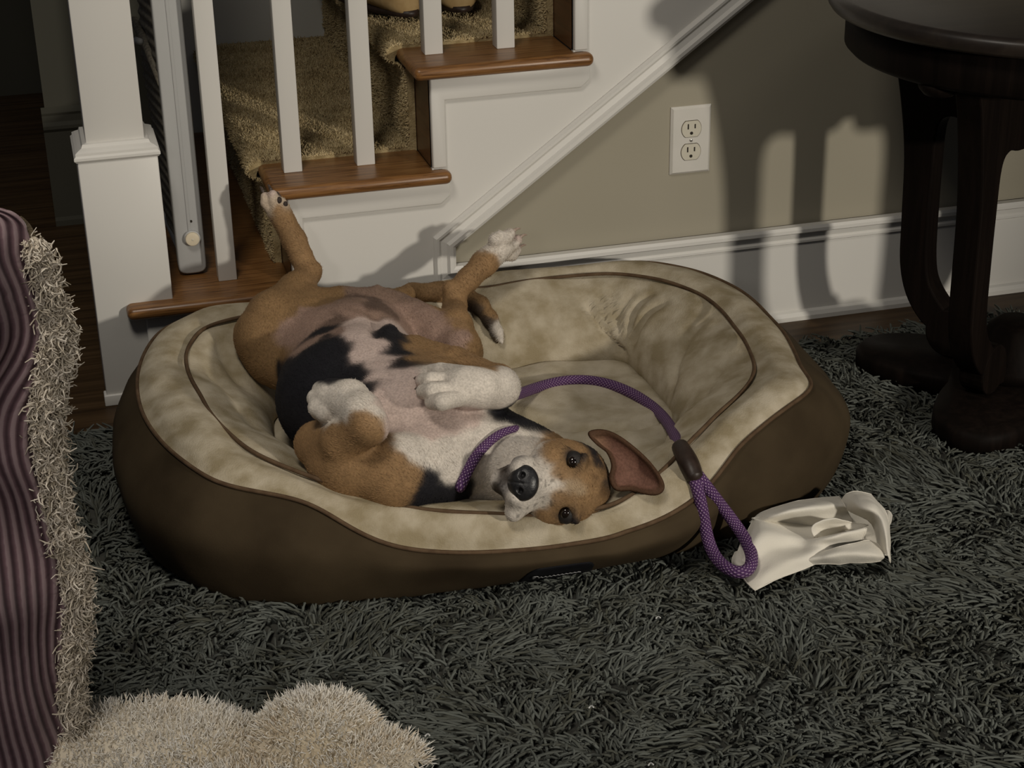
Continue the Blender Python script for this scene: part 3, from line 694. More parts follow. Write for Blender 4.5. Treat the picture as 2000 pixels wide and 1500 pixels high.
# ------------------------------------------------------------------ the dog: one smooth skin grown around a posed skeleton
class Field:
    def __init__(s, lo, hi, h):
        s.lo = np.array(lo, float); s.h = h; s.n = np.ceil((np.array(hi)-s.lo)/h).astype(int)+1
        s.f = np.full(s.n, .05, np.float32)
    def box(s, a, b, pad):
        i0 = np.clip(np.floor((np.minimum(a, b)-pad-s.lo)/s.h).astype(int), 0, s.n-1); i1 = np.clip(np.ceil((np.maximum(a, b)+pad-s.lo)/s.h).astype(int)+1, 1, s.n)
        sl_ = tuple(slice(p, q) for p, q in zip(i0, i1)); g = np.meshgrid(*[s.lo[k]+np.arange(i0[k], i1[k])*s.h for k in range(3)], indexing='ij')
        return sl_, np.stack(g, -1).astype(np.float32)
    def blend(s, sl_, d, k, cut=False):
        f = s.f[sl_]
        if cut: d = -d; hh = np.clip(.5-.5*(d-f)/k, 0, 1) if False else np.clip(.5+.5*(d-f)/k, 0, 1); s.f[sl_] = f+(d-f)*hh+k*hh*(1-hh); return
        hh = np.clip(.5+.5*(f-d)/k, 0, 1); s.f[sl_] = f*(1-hh)+d*hh-k*hh*(1-hh)
    def cap(s, a, b, ra, rb, k=.012, cut=False):
        a = np.array(a, float); b = np.array(b, float); sl_, g = s.box(a, b, max(ra, rb)+k*1.5+.006)
        ab = b-a; t = np.clip(((g-a)@ab)/(ab@ab+1e-9), 0, 1); d = np.linalg.norm(g-a-t[..., None]*ab, axis=-1)-(ra+(rb-ra)*t)
        s.blend(sl_, d, k, cut)
    def ell(s, c, axes, rad, k=.012, cut=False):
        c = np.array(c, float); A = np.array(axes, float); A /= np.linalg.norm(A, axis=1)[:, None]; r = np.array(rad, float)
        sl_, g = s.box(c, c, r.max()+k*1.5+.006); q = (g-c)@A.T; k0 = np.linalg.norm(q/r, axis=-1); k1 = np.linalg.norm(q/(r*r), axis=-1)+1e-9
        s.blend(sl_, k0*(k0-1)/k1, k, cut)
    def chain(s, P, R, k=.012):
        for i in range(len(P)-1): s.cap(P[i], P[i+1], R[i], R[i+1], k)
    def mesh(s):
        f = s.f; neg = f < 0; n = s.n
        c = np.zeros(n-1, np.int8)
        for a in (0, 1):
            for b in (0, 1):
                for d in (0, 1): c += neg[a:n[0]-1+a, b:n[1]-1+b, d:n[2]-1+d]
        act = (c > 0) & (c < 8); idx = np.full(n-1, -1, np.int64); I = np.argwhere(act); idx[act] = np.arange(len(I))
        S = np.zeros((len(I), 3)); W = np.zeros(len(I))
        cor = [(a, b, d) for a in (0, 1) for b in (0, 1) for d in (0, 1)]
        vals = {q: f[I[:, 0]+q[0], I[:, 1]+q[1], I[:, 2]+q[2]] for q in cor}
        for q in cor:
            for ax in range(3):
                if q[ax]: continue
                q2 = list(q); q2[ax] = 1; q2 = tuple(q2); a, b = vals[q], vals[q2]; x = (a < 0) != (b < 0); t = np.where(x, a/(a-b+1e-12), 0)
                p = np.tile(np.array(q, float), (len(I), 1)); p[:, ax] = t; S += p*x[:, None]; W += x
        V = s.lo+(I+S/W[:, None])*s.h; F = []
        for ax in range(3):
            u, v = (ax+1) % 3, (ax+2) % 3
            a = neg[tuple(slice(None, -1) if k == ax else slice(None) for k in range(3))]; b = neg[tuple(slice(1, None) if k == ax else slice(None) for k in range(3))]
            E = np.argwhere(a != b); E = E[(E[:, u] > 0) & (E[:, v] > 0) & (E[:, u] < n[u]-1) & (E[:, v] < n[v]-1)]
            sg = a[E[:, 0], E[:, 1], E[:, 2]]
            def ix(du, dv): Q = E.copy(); Q[:, u] -= du; Q[:, v] -= dv; return idx[Q[:, 0], Q[:, 1], Q[:, 2]]
            q = np.stack([ix(1, 1), ix(0, 1), ix(0, 0), ix(1, 0)], 1); q[~sg] = q[~sg][:, ::-1]; F.append(q)
        F = np.vstack(F); return V, F[(F >= 0).all(1)]
nz_ = lambda v: np.array(v, float)/np.linalg.norm(v)
H_ = .0026
fd = Field((-.32, -.90, .045), (.36, .03, .44), H_)
Z = lambda u, v, z: atz(u, v, z)
Y = lambda u, v, y: aty(u, v, y)
# trunk
hipc = Z(722, 632, .172)
bl1, bl2 = Z(640, 705, .160), Z(722, 690, .162)
ml1, ml2 = Z(655, 780, .158), Z(742, 765, .160)
ch1, ch2 = Z(740, 855, .152), Z(850, 820, .158)
cf1, cf2 = Z(825, 905, .145), Z(905, 850, .150)
fd.chain([Z(680, 648, .172), bl1, ml1, ch1, cf1], [.052, .076, .080, .082, .072], .03)
fd.chain([Z(762, 645, .172), bl2, ml2, ch2, cf2], [.046, .074, .080, .084, .070], .03)
fd.chain([hipc, Z(690, 700, .165), Z(705, 770, .165), Z(800, 840, .162), Z(880, 880, .150)], [.052, .078, .086, .088, .074], .03)
# breast bone and neck
fd.chain([Z(880, 878, .152), Z(945, 885, .140), Z(1010, 902, .132), Z(1060, 915, .130)], [.070, .056, .052, .050], .03)
# groin, sheath, tail root
fd.ell(Z(732, 602, .205), np.eye(3), (.050, .036, .030), .02)
fd.chain([Z(600, 598, .212), Z(668, 592, .215), Z(722, 596, .212)], [.026, .024, .022], .012)
fd.chain([Z(745, 598, .212), Z(800, 618, .205), Z(858, 648, .200)], [.022, .024, .024], .012)
fd.cap(Z(735, 612, .250), Z(735, 650, .262), .010, .008, .012, True)
fd.cap(Z(745, 672, .236), Z(762, 645, .246), .012, .009, .012)
fd.cap(Z(732, 585, .222), Z(737, 562, .236), .012, .004, .010)
# hind leg at the left of the picture
k1 = Z(512, 655, .200); h1 = Y(603, 532, -.115); 
fd.chain([Z(680, 630, .190), Z(600, 632, .190), k1], [.044, .048, .040], .02)
fd.ell(Z(580, 655, .185), np.eye(3), (.080, .066, .052), .03)
fd.chain([Z(535, 700, .165), Z(560, 650, .19)], [.042, .05], .03)
fd.chain([k1, Z(530, 612, .225), Y(575, 565, -.16), h1], [.040, .033, .0235, .018], .014)
fd.cap(Z(600, 600, .232), Y(610, 535, -.112), .010, .008, .012)
m1 = Y(575, 470, -.080); t1 = Y(546, 415, -.058)
fd.chain([h1, Y(588, 500, -.095), m1, t1], [.0185, .017, .0185, .0190], .010)
fd.ell(Y(618, 524, -.122), np.eye(3), (.008, .008, .008), .008)
fd.ell(Z(599, 578, .228), np.eye(3), (.009, .008, .009), .006)
# hind leg at the right
k2 = Z(900, 680, .190); h2 = Y(888, 572, -.205)
fd.chain([Z(775, 625, .185), Z(840, 655, .182), Z(900, 690, .175)], [.040, .038, .034], .02)
fd.ell(Z(872, 685, .168), np.eye(3), (.048, .044, .038), .02)
fd.chain([k2, Z(890, 635, .205), Y(888, 600, -.215), h2], [.030, .024, .0175, .0170], .012)
m2 = Y(945, 515, -.175); t2 = Y(980, 482, -.160)
fd.chain([h2, Y(915, 545, -.190), m2, t2], [.0170, .0175, .0200, .0205], .010)
fd.ell(Y(876, 560, -.205), np.eye(3), (.009, .009, .009), .008)
# forelegs
s1 = Z(775, 925, .165); e1 = Z(622, 868, .178); w1 = Z(722, 832, .252)
fd.chain([Z(850, 915, .155), s1, Z(690, 905, .175), e1], [.055, .050, .042, .032], .02)
fd.ell(Z(690, 905, .165), np.eye(3), (.058, .050, .042), .025)
fd.chain([e1, Z(670, 862, .215), w1], [.030, .028, .0245], .010)
fd.chain([w1, Z(708, 806, .262), Z(682, 782, .262), Z(650, 778, .258)], [.0235, .0255, .0265, .0275], .010)
s2 = Z(915, 800, .185); e2 = Z(812, 692, .215); w2 = Z(975, 742, .228)
fd.chain([s2, Z(860, 745, .20), e2], [.044, .036, .026], .016)
fd.chain([e2, Z(890, 708, .226), w2], [.026, .0215, .0195], .007)
fd.chain([w2, Z(974, 757, .240), Z(935, 758, .252), Z(905, 757, .255), Z(880, 755, .254)], [.0215, .0285, .0275, .0280, .0225], .009)
# toes: each a short bent chain with its own crease
claws = []
def toes(roots, mids, tips, r, k=.003, claw=True, dark=True):
    for a, b, c_ in zip(roots, mids, tips):
        fd.chain([a, b, c_], [r*.95, r, r*.80], k)
        if claw: claws.append((np.array(b), np.array(c_), dark))
# left fore paw (curled, knuckles towards the lower left)
for q, zz in (((628, 762), .262), ((618, 778), .258), ((620, 796), .252), ((634, 806), .247)):
    a = Z(658, 778, .262); b = Z(q[0], q[1], zz); c_ = Z(q[0]+2, q[1]+10, zz-.016); fd.chain([a, b, c_], [.0140, .0130, .0105], .0020); claws.append((b, c_, False))
# right fore paw, toes pointing left over the belly
for q, zz in (((846, 725), .258), ((829, 743), .264), ((831, 764), .264), ((848, 785), .257)):
    a = Z(914, 744+(q[1]-744)*.74, .262-.00042*abs(q[1]-752)); b = Z(q[0]+14, q[1], zz+.003); c_ = Z(q[0]-4, q[1]+1, zz-.006)
    fd.chain([a, b, c_], [.0115, .0122, .0108], .0016); claws.append((b, c_, True))
# left hind paw
for q, yy in (((519, 388), -.050), ((534, 384), -.058), ((551, 398), -.062), ((558, 412), -.050)):
    a = Y(546, 430, -.058); b = Y(q[0]+2, q[1]+8, yy); c_ = Y(q[0]-1, q[1]-4, yy+.004); fd.chain([a, b, c_], [.0115, .0100, .0078], .0025); claws.append((b, c_, True))
# right hind paw
for q, yy in (((972, 462), -.172), ((993, 458), -.170), ((1006, 470), -.158), ((1004, 490), -.150)):
    a = Y(968, 496, -.162); b = Y(q[0]-5, q[1]+7, yy); c_ = Y(q[0]+4, q[1]-2, yy+.004); fd.chain([a, b, c_], [.0115, .0108, .0088], .0025); claws.append((b, c_, False))
# tail lying on the back bolster
tailp = [Z(765, 590, .200)]
for q_ in ((805, 574), (860, 570), (905, 574), (938, 596), (957, 622), (970, 648), (980, 668)):
    h_ = hit(B_bed, *q_)[0]; tailp.append(h_-nz_(pray(*q_))*.012)
fd.chain(tailp, [.019, .0165, .0155, .0145, .0135, .0115, .0090, .0040], .010)
# head frame: f towards the nose, u towards the crown, l towards the upper eye
Rr, Ur, Br = AR, AU, -AF
rot = math.radians(6)
ur = math.cos(rot)*Rr-math.sin(rot)*Ur; lu = math.sin(rot)*Rr+math.cos(rot)*Ur
hf = nz_(-.36*ur+.93*Br+.02*lu); hl = nz_(lu-hf*(lu@hf)); hu = np.cross(hl, hf); hu = hu if hu@ur > 0 else -hu
NT = CC+nz_(pray(1018, 943))*np.linalg.norm(Z(1018, 943, .190)-CC)
def Hd(f, l, u): return NT+hf*f+hl*l+hu*u
ax = [hf, hl, hu]
fd.ell(Hd(-.108, 0, .030), ax, (.058, .060, .054), .020)           # skull
fd.ell(Hd(-.085, .030, .012), ax, (.038, .030, .032), .016)         # cheeks
fd.ell(Hd(-.085, -.030, .012), ax, (.038, .030, .032), .016)
fd.ell(Hd(-.070, 0, .038), ax, (.030, .036, .026), .014)            # brow
fd.cap(Hd(-.075, 0, .012), Hd(-.024, 0, .002), .032, .0225, .014)    # muzzle
fd.ell(Hd(-.026, .017, -.008), ax, (.028, .0185, .020), .008)        # flews
fd.ell(Hd(-.026, -.018, -.008), ax, (.028, .0185, .020), .008)
fd.cap(Hd(-.034, -.022, -.008), Hd(-.028, -.041, -.016), .0175, .0125, .014)  # lower flew falling with gravity
fd.cap(Hd(-.085, 0, -.024), Hd(-.028, -.002, -.036), .030, .0175, .014)      # lower jaw
fd.ell(Hd(-.062, 0, -.012), ax, (.040, .026, .026), .014)
fd.cap(Hd(-.008, .022, -.0250), Hd(-.060, .036, -.022), .0030, .0025, .004, True)  # mouth line
fd.cap(Hd(-.003, .000, -.0250), Hd(-.008, .022, -.0250), .0028, .0028, .003, True)
fd.cap(Hd(-.003, .000, -.0250), Hd(-.008, -.026, -.0270), .0028, .0028, .003, True)
fd.cap(Hd(-.002, 0, -.006), Hd(-.004, 0, -.014), .0018, .0018, .002, True)
eyes = [(-.0655, .0335, .046), (-.0655, -.0345, .044)]
for e in eyes:
    fd.ell(Hd(*e)+hf*.004, ax, (.010, .0130, .0100), .005, True)
    fd.cap(Hd(e[0]-.002, e[1]*1.22, e[2]+.013), Hd(e[0]+.006, e[1]*.62, e[2]+.010), .0065, .0055, .006)
    fd.cap(Hd(e[0]-.004, e[1]*1.30, e[2]-.010), Hd(e[0]+.006, e[1]*.70, e[2]-.011), .0058, .0050, .006)
# skin folds at the throat
V, F = fd.mesh()
for _ in range(2):                                                # light smoothing
    nb_ = np.zeros_like(V); ct = np.zeros(len(V))
    for a, b in ((0, 1), (1, 2), (2, 3), (3, 0)):
        np.add.at(nb_, F[:, a], V[F[:, b]]); np.add.at(nb_, F[:, b], V[F[:, a]]); np.add.at(ct, F[:, a], 1); np.add.at(ct, F[:, b], 1)
    V = V*.5+.5*nb_/np.maximum(ct, 1)[:, None]
dog = empty('dog', 'tan, black and white hound puppy lying on its back, legs up, in the bed', 'dog')
# keep only what is not sunk in the bed (the biggest connected piece is everything anyway)
body = mesh('body', V, F, M_FUR, dog)
print('dog verts', len(V))
B_dog = BVHTree.FromPolygons([tuple(v) for v in V], [tuple(f) for f in F.tolist()])
# coat pattern: patches grow from seed places on the skin, each vertex takes the nearest patch, ragged along the borders
TAN = (.275, .165, .078); TAN2 = (.225, .135, .062); BLK = (.013, .0125, .0155); WHT = (.62, .56, .49); PNK = (.53, .415, .365); PNW = (.56, .44, .39); BRP = (.30, .20, .155); CRM = (.50, .40, .30); BRN = (.13, .075, .035); GRY = (.36, .33, .31); DRK = (.05, .035, .025)
seeds = []
def S(c, *pts, off=0):
    for p_ in pts:
        q, n_ = hit(B_dog, p_[0], p_[1])
        if q is not None: seeds.append((q-(n_*off if off else 0), c))
def SH(c, *pts):
    for p_ in pts: seeds.append((np.array(B_dog.find_nearest(Vector(Hd(*p_)))[0]), c))
# belly and chest
S(PNW, (700, 650), (700, 690), (740, 670), (735, 710), (770, 740), (725, 740), (745, 770), (770, 700), (790, 770), (800, 740))
S(PNK, (735, 790), (770, 800), (800, 800), (840, 820), (880, 830), (760, 830), (700, 640), (850, 850), (920, 825))
S(WHT, (830, 870), (800, 880), (870, 870), (900, 870), (860, 900), (880, 925), (930, 850), (950, 850), (960, 870), (930, 900), (840, 890), (990, 850), (910, 900), (1000, 870), (960, 930), (940, 960), (970, 900), (960, 975))
S(BLK, (620, 680), (640, 700), (600, 700), (560, 740), (540, 790), (580, 760), (620, 730), (660, 710), (665, 690), (680, 730), (700, 740), (540, 760), (560, 830), (590, 800), (570, 810), (545, 720), (760, 655), (775, 680), (785, 700), (640, 740), (690, 730), (715, 755), (640, 670), (560, 860))
S(BLK, (840, 940), (860, 960), (880, 965), (900, 955), (840, 965), (900, 975), (825, 960), (985, 808), (1000, 815))
S(TAN, (740, 900), (760, 930), (800, 930), (720, 930), (700, 900), (740, 880), (780, 905), (760, 950), (690, 920), (640, 890), (600, 880), (780, 960), (800, 950))
S(TAN, (650, 850), (620, 860), (700, 870), (720, 850), (735, 850), (700, 840), (670, 845), (715, 815), (590, 870), (730, 820), (700, 815))
S(WHT, (705, 790), (690, 775), (660, 765), (640, 775), (620, 780), (625, 800), (730, 795), (715, 780), (650, 800), (735, 805), (680, 795), (610, 770), (665, 800))
S(TAN, (800, 680), (830, 690), (870, 700), (910, 710), (800, 700), (830, 665), (880, 680), (850, 675), (940, 715), (955, 718))
S(WHT, (990, 740), (1000, 760), (960, 750), (920, 745), (880, 740), (850, 740), (830, 735), (830, 755), (850, 775), (900, 770), (940, 775), (980, 780), (880, 785), (985, 735), (845, 718), (870, 715), (910, 725), (935, 732), (960, 735))
# hind legs
S(BRP, (600, 640), (640, 620), (570, 640), (620, 660), (680, 610), (700, 600), (650, 650), (560, 670), (600, 610), (840, 620), (800, 610), (860, 650), (880, 640), (820, 640), (900, 660), (770, 600))
S((.13, .085, .065), (735, 592), (722, 600), (728, 582), (745, 598), (660, 618), (650, 624))
S((.24, .16, .12), (725, 618), (700, 585), (760, 590), (690, 605), (740, 575), (790, 585))
S(BLK, (755, 648), (766, 662), (774, 674), (783, 690), (791, 705), (640, 655), (628, 650))
S(PNK, (705, 630), (740, 635))
S(TAN2, (495, 640), (490, 680), (510, 700), (530, 720), (520, 620), (540, 600), (560, 580), (590, 560), (500, 620), (930, 680), (935, 660), (925, 640), (550, 690), (610, 590), (560, 600), (620, 580), (530, 690))
S(TAN, (600, 530), (615, 525), (580, 500), (570, 470), (590, 480), (560, 450), (550, 430), (540, 410), (885, 570), (880, 600), (895, 610), (910, 550), (940, 520), (960, 510), (930, 545), (860, 570), (895, 580), (960, 525), (890, 635))
S(CRM, (530, 395), (520, 390), (545, 390), (525, 405))
S(WHT, (970, 470), (990, 465), (1005, 475), (990, 490), (980, 480), (1005, 490), (990, 500), (968, 480))
S(PNK, (528, 378), (1010, 462))
seeds += [(tailp[i]+np.array([.006, 0, .016]), TAN2) for i in (0, 1, 2, 3, 4, 5)]+[(tailp[7], WHT), (tailp[7]*.5+tailp[6]*.5+np.array([0, 0, .002]), WHT)]
seeds += [(tailp[i]+np.array([-.012, -.010, -.006]), DRK) for i in (4, 5, 6)]
# underside of trunk is black, hidden rump tan
for q in (bl1, ml1, ch1, ml2, bl2, ch2): seeds.append((q-np.array([0, 0, .09]), BLK))
# head
SH(TAN, (-.08, .045, .03), (-.07, .03, .025), (-.075, .055, .04), (-.06, .022, .05), (-.09, .02, .085), (-.08, .05, .07), (-.06, .03, .07), (-.12, .062, .02), (-.10, .060, .0), (-.07, .012, .065), (-.058, .036, .022), (-.08, .058, .055), (-.075, .030, .082), (-.11, .045, .075))
SH(TAN, (-.07, -.03, .025), (-.075, -.055, .04), (-.06, -.022, .05), (-.09, -.02, .085), (-.08, -.05, .07), (-.06, -.03, .07), (-.12, -.062, .02), (-.10, -.060, .0), (-.07, -.012, .065), (-.058, -.036, .024), (-.085, -.055, .012), (-.075, -.030, .082))
SH(WHT, (-.02, .02, .005), (-.02, -.02, .005), (-.02, .0, .020), (-.03, .015, .018), (-.03, -.015, .018), (-.040, 0, .026), (-.035, .030, .004), (-.035, -.030, .004), (-.04, .02, .022), (-.04, -.02, .020), (-.008, .016, -.010), (-.008, -.018, -.010), (-.03, -.046, -.018), (-.02, -.035, -.014), (-.07, .035, -.012), (-.08, .045, -.022), (-.09, .04, -.04), (-.08, -.045, -.03), (-.06, -.042, -.012), (-.07, .02, -.045), (-.07, -.02, -.045), (-.10, 0, -.06))
SH(WHT, (-.046, 0, .033))
SH((.36, .26, .16), (-.054, 0, .044), (-.062, 0, .056))
SH(TAN, (-.048, .012, .038), (-.048, -.012, .038), (-.044, .020, .030), (-.044, -.020, .030))
SH(TAN, (-.055, .016, .048), (-.055, -.016, .048), (-.052, .026, .034), (-.052, -.026, .034), (-.055, .038, .018), (-.055, -.038, .018), (-.075, .0, .080), (-.065, .014, .062), (-.065, -.014, .062), (-.06, .045, .03), (-.06, -.045, .03))
S(BRN, (1178, 925), (1180, 960), (1168, 990), (1160, 930))
S(DRK, (1172, 868), (1180, 888), (1184, 908), (1184, 945))
S(BLK, (1150, 868), (1160, 892))
S(BLK, (1142, 858), (1156, 882), (1166, 905))
SH(DRK, (-.018, .012, -.026), (-.020, -.010, -.034), (-.03, .018, -.030), (-.024, 0, -.022))
SH(GRY, (-.012, .010, -.016), (-.022, .020, -.020), (-.016, -.012, -.018), (-.04, .026, -.012))
for sgn in (1, -1):
    SH(BLK, *[(-.063+.004*math.cos(a), sgn*(.034+.0125*math.cos(a)), .046+.0075*math.sin(a)) for a in np.linspace(0, 2*PI, 8, endpoint=False)])
    SH(BLK, (-.10, sgn*.062, .072), (-.095, sgn*.052, .088), (-.12, sgn*.07, .055))
seeds.append((Hd(-.15, .03, .06), DRK)); seeds.append((Hd(-.15, -.03, .05), DRK)); seeds.append((Hd(-.13, .0, .092), BRN))
SP = np.array([s_[0] for s_ in seeds]); SC = np.array([s_[1] for s_ in seeds])
def coat(V, soft=.0034, jit=.0045):
    Q = V+np.stack([vnoise(V, 150, 21), vnoise(V, 150, 22), vnoise(V, 150, 23)], 1)*jit*.45+np.stack([vnoise(V, 55, 24), vnoise(V, 55, 25), vnoise(V, 55, 26)], 1)*jit*.8
    C_ = np.zeros((len(V), 3))
    for i in range(0, len(V), 20000):
        D = np.sqrt(((Q[i:i+20000, None]-SP[None])**2).sum(-1)); D -= D.min(1)[:, None]; Wt = np.exp(-D/soft); Wt /= Wt.sum(1)[:, None]; C_[i:i+20000] = Wt@SC
    return C_
CV = coat(V)
# warm skin flush, freckles on muzzle
fr = vnoise(V, 260, 31); dm = np.linalg.norm(V-Hd(-.02, 0, .0), axis=1)
CV = np.where(((fr > .55) & (dm < .05))[:, None], CV*.55, CV)
lum = 1+.10*vnoise(V, 90, 32)+.10*vnoise(V, 25, 33); CV = np.clip(CV*lum[:, None], .004, .9)
cattr(body, 'Col', CV)
# short coat: fine hairs laid along the skin, combed tail-ward, coloured like the skin under them
def coat_hairs(n, seed):
    rng = np.random.RandomState(seed); A = V[F[:, 0]]; B_ = V[F[:, 1]]; C2 = V[F[:, 2]]; nrm_ = np.cross(C2-A, V[F[:, 3]]-B_); ar = np.linalg.norm(nrm_, axis=1); nrm_ /= ar[:, None]+1e-12
    fi = rng.choice(len(F), n, p=ar/ar.sum()); a, b = rng.rand(n), rng.rand(n)
    P = (V[F[fi, 0]]*(1-a)[:, None]+V[F[fi, 1]]*a[:, None])*(1-b)[:, None]+(V[F[fi, 3]]*(1-a)[:, None]+V[F[fi, 2]]*a[:, None])*b[:, None]
    n0 = nrm_[fi]; cent = V[F].mean(1)
    # facing the camera side of the room only matters little; drop the ones buried in the bed
    flow = np.tile(nz_(hipc-Z(1060, 915, .13)), (n, 1))+.6*np.stack([vnoise(P, 12, 41), vnoise(P, 12, 42), vnoise(P, 12, 43)], 1)
    flow -= n0*(flow*n0).sum(1)[:, None]; flow /= np.linalg.norm(flow, axis=1)[:, None]+1e-9
    pink = np.array([c for c in CV[F[fi, 0]]]); isp = (np.abs(pink[:, 0]-.53) < .05) & (pink[:, 1] < .47)
    L_ = np.where(isp, .0022, .0048)*(.7+.6*rng.rand(n)); 
    dh = np.linalg.norm(P-NT, axis=1); L_ *= np.clip(dh/.09, .35, 1); keep = dh > .022
    for e in eyes: keep &= np.linalg.norm(P-Hd(*e), axis=1) > .015
    d = n0*.30+flow+rng.randn(n, 3)*.10
    for c3, r3 in ((Z(650, 778, .25), .055), (Z(880, 755, .25), .085)): L_ *= np.where(np.linalg.norm(P-c3, axis=1) < r3, .5, 1)
    keep &= P[:, 2] > .09
    o = strands('short_coat', P[keep]-n0[keep]*.0008, d[keep], (flow*.15-n0*.12)[keep], L_[keep], .00030, M_HAIR, body, 2, 3, seed=seed, taper=.1)
    col = np.clip(CV[F[fi, 0]][keep]*(.8+.4*rng.rand(keep.sum(), 1)), 0, 1); cattr(o, 'Col', np.repeat(col, 9, axis=0)); o['kind'] = 'stuff'; return o
M_HAIR, nt, b = nmat('coat_hair', .6, .2); a_ = N(nt, 'ShaderNodeAttribute', attribute_name='Col'); nt.links.new(a_.outputs['Color'], b.inputs['Base Color'])
coat_hairs(170000, 51)
# nose: broad leather with two nostrils
def uvs_mesh(name, c, axes, rad, mat, par, nu=40, nv=24, fn=None):
    A = np.array(axes); A = A/np.linalg.norm(A, axis=1)[:, None]; VV = []
    for i in range(nv+1):
        ph = PI*i/nv
        for j in range(nu):
            t = 2*PI*j/nu; q = np.array([math.cos(ph), math.sin(ph)*math.cos(t), math.sin(ph)*math.sin(t)])
            if fn is not None: q = fn(q)
            VV.append(np.array(c)+(q*np.array(rad))@A)
    FF = [(i*nu+j, i*nu+(j+1) % nu, (i+1)*nu+(j+1) % nu, (i+1)*nu+j) for i in range(nv) for j in range(nu)]
    return fixn(mesh(name, VV, FF, mat, par))
def nosef(q):
    f_, l_, u_ = q; s = 1.0
    w_ = 1-.20*max(0, -u_); l2 = l_*w_
    for sg in (1, -1):                                               # nostrils with the comma slit
        d = math.hypot((l_-sg*.42)/.19, (u_-.05)/.24)
        if f_ > 0 and d < 1: f_ -= .55*(1-d*d)
        d2 = math.hypot((l_-sg*.72)/.22, (u_+.12)/.10)
        if f_ > 0 and d2 < 1: f_ -= .04*(1-d2*d2)
    if f_ > 0: f_ -= .10*math.exp(-(l_/.06)**2)*(1 if u_ < .2 else .3)
    return np.array([f_, l2, u_])
nose = uvs_mesh('nose', Hd(-.0055, 0, .0005), ax, (.0135, .0240, .0215), M_NOSE, dog, 72, 48, nosef)
tag(nose, 'black wet nose')
for e in eyes:
    s_ = 1 if e[1] > 0 else -1
    lid = uvs_mesh('eyelid', Hd(e[0]+.0005, e[1], e[2]), ax, (.0100, .0148, .0122), M_EYELID, dog)
    ey = uvs_mesh('eye', Hd(e[0]+.0030, e[1]-.0003*s_, e[2]), ax, (.0092, .0100, .0086), M_EYE, dog)
# upper ear: thick leaf, bare pink inside facing the room
def ear():
    out = [(1150, 846), (1172, 840), (1200, 848), (1235, 872), (1268, 903), (1291, 935), (1296, 955), (1284, 965), (1262, 964), (1232, 957), (1203, 956), (1192, 935), (1196, 908), (1186, 882), (1166, 866)]
    O = catmull(np.array([(a, b, 0) for a, b in out]), 5, True)[:, :2]; c = np.array([1232., 915.]); 
    root = Hd(-.105, .050, .060); dr = np.linalg.norm(root-CC); V_ = []; rings_ = 9; n = len(O); FF = []
    tip = hit(B_bed, 1270, 950)[0]; dt = np.linalg.norm(tip-CC)-.014
    def pos(u, v, rr):
        t = np.clip((u-1150)/(1290-1150), 0, 1); t = t*t*(3-2*t); d = dr*(1-t)+dt*t
        d += .010*(1-rr**2)+.004*math.sin(u*.06+v*.03)-.006*rr**6
        return CC+nz_(pray(u, v))*(d)
    for k in range(rings_+1):
        rr = k/rings_
        for p_ in O: q = c+(p_-c)*rr; V_.append(pos(q[0], q[1], rr))
    for k in range(rings_):
        for j in range(n): FF.append((k*n+j, k*n+(j+1) % n, (k+1)*n+(j+1) % n, (k+1)*n+j))
    o = fixn(mesh('ear', V_, FF, M_FUR, dog)); V_ = np.array(V_)
    cols = []
    for k in range(rings_+1):
        rr = k/rings_
        for p_ in O:
            q = c+(p_-c)*rr; edge = np.clip((rr-.80)/.12, 0, 1); base = np.array((.165, .082, .058))
            root_ = np.clip((1200-q[0])/40, 0, 1); base = base*(1-root_)+np.array((.24, .14, .085))*root_
            up_ = np.clip((q[0]-1190)/80-(q[1]-880)/90, 0, 1)*.6; base = base*(1-up_)+np.array((.10, .045, .028))*up_
            cols.append(base*(1-edge)+np.array((.07, .035, .018))*edge)
    cattr(o, 'Col', np.array(cols)); m = o.modifiers.new('s', 'SOLIDIFY'); m.thickness = .004; m.offset = 0; tag(o, 'bare pink inside of the folded back ear')
M_EARR = noise_mat('ear_ridge_skin', (.22, .11, .08), (.25, .13, .095), 60, 3, .7, .2, .2)
ear()
# lower ear lies folded under the head
q0 = hit(B_dog, 1150, 1000)
# claws
for a, b, dark in claws:
    d = nz_((b-a)*np.array([1, 1, .35])); c_0 = b+np.array([0, 0, .002])
    P = np.array([c_0+d*.007, c_0+d*.0155-np.array([0, 0, .0004]), c_0+d*.0210-np.array([0, 0, .0028])])
    cl = tube('claw', catmull(P, 4), np.linspace(.0031, .0010, 9), M_CLAW if dark else M_CLAWP, dog, 7)
# pads of the left hind paw seen from below
for q, r in (((546, 391), .0058), ((558, 399), .0052)):
    h_ = hit(B_dog, *q)
    if h_[0] is not None: uvs_mesh('paw_pad', h_[0]-h_[1]*.001, [h_[1], np.cross(h_[1], AU), AU], (.0035, r*.8, r), M_PAD, dog, 16, 10)

# ------------------------------------------------------------------ rug
B_all = bvh([shell, bol, cush])
rug = empty('rug', 'grey shag rug under the dog bed and side table', 'rug')
RX0, RX1, RY0, RY1 = -.95, 1.75, -1.75, -.135
box('backing', (RX0, RY0, .0), (RX1, RY1, .008), M_RUGB, rug)
rng = np.random.RandomState(7); sp_ = .0072
gx_, gy_ = np.meshgrid(np.arange(RX0, RX1, sp_), np.arange(RY0, RY1, sp_)); P = np.stack([gx_.ravel(), gy_.ravel()], 1)+rng.randn(gx_.size, 2)*.0028
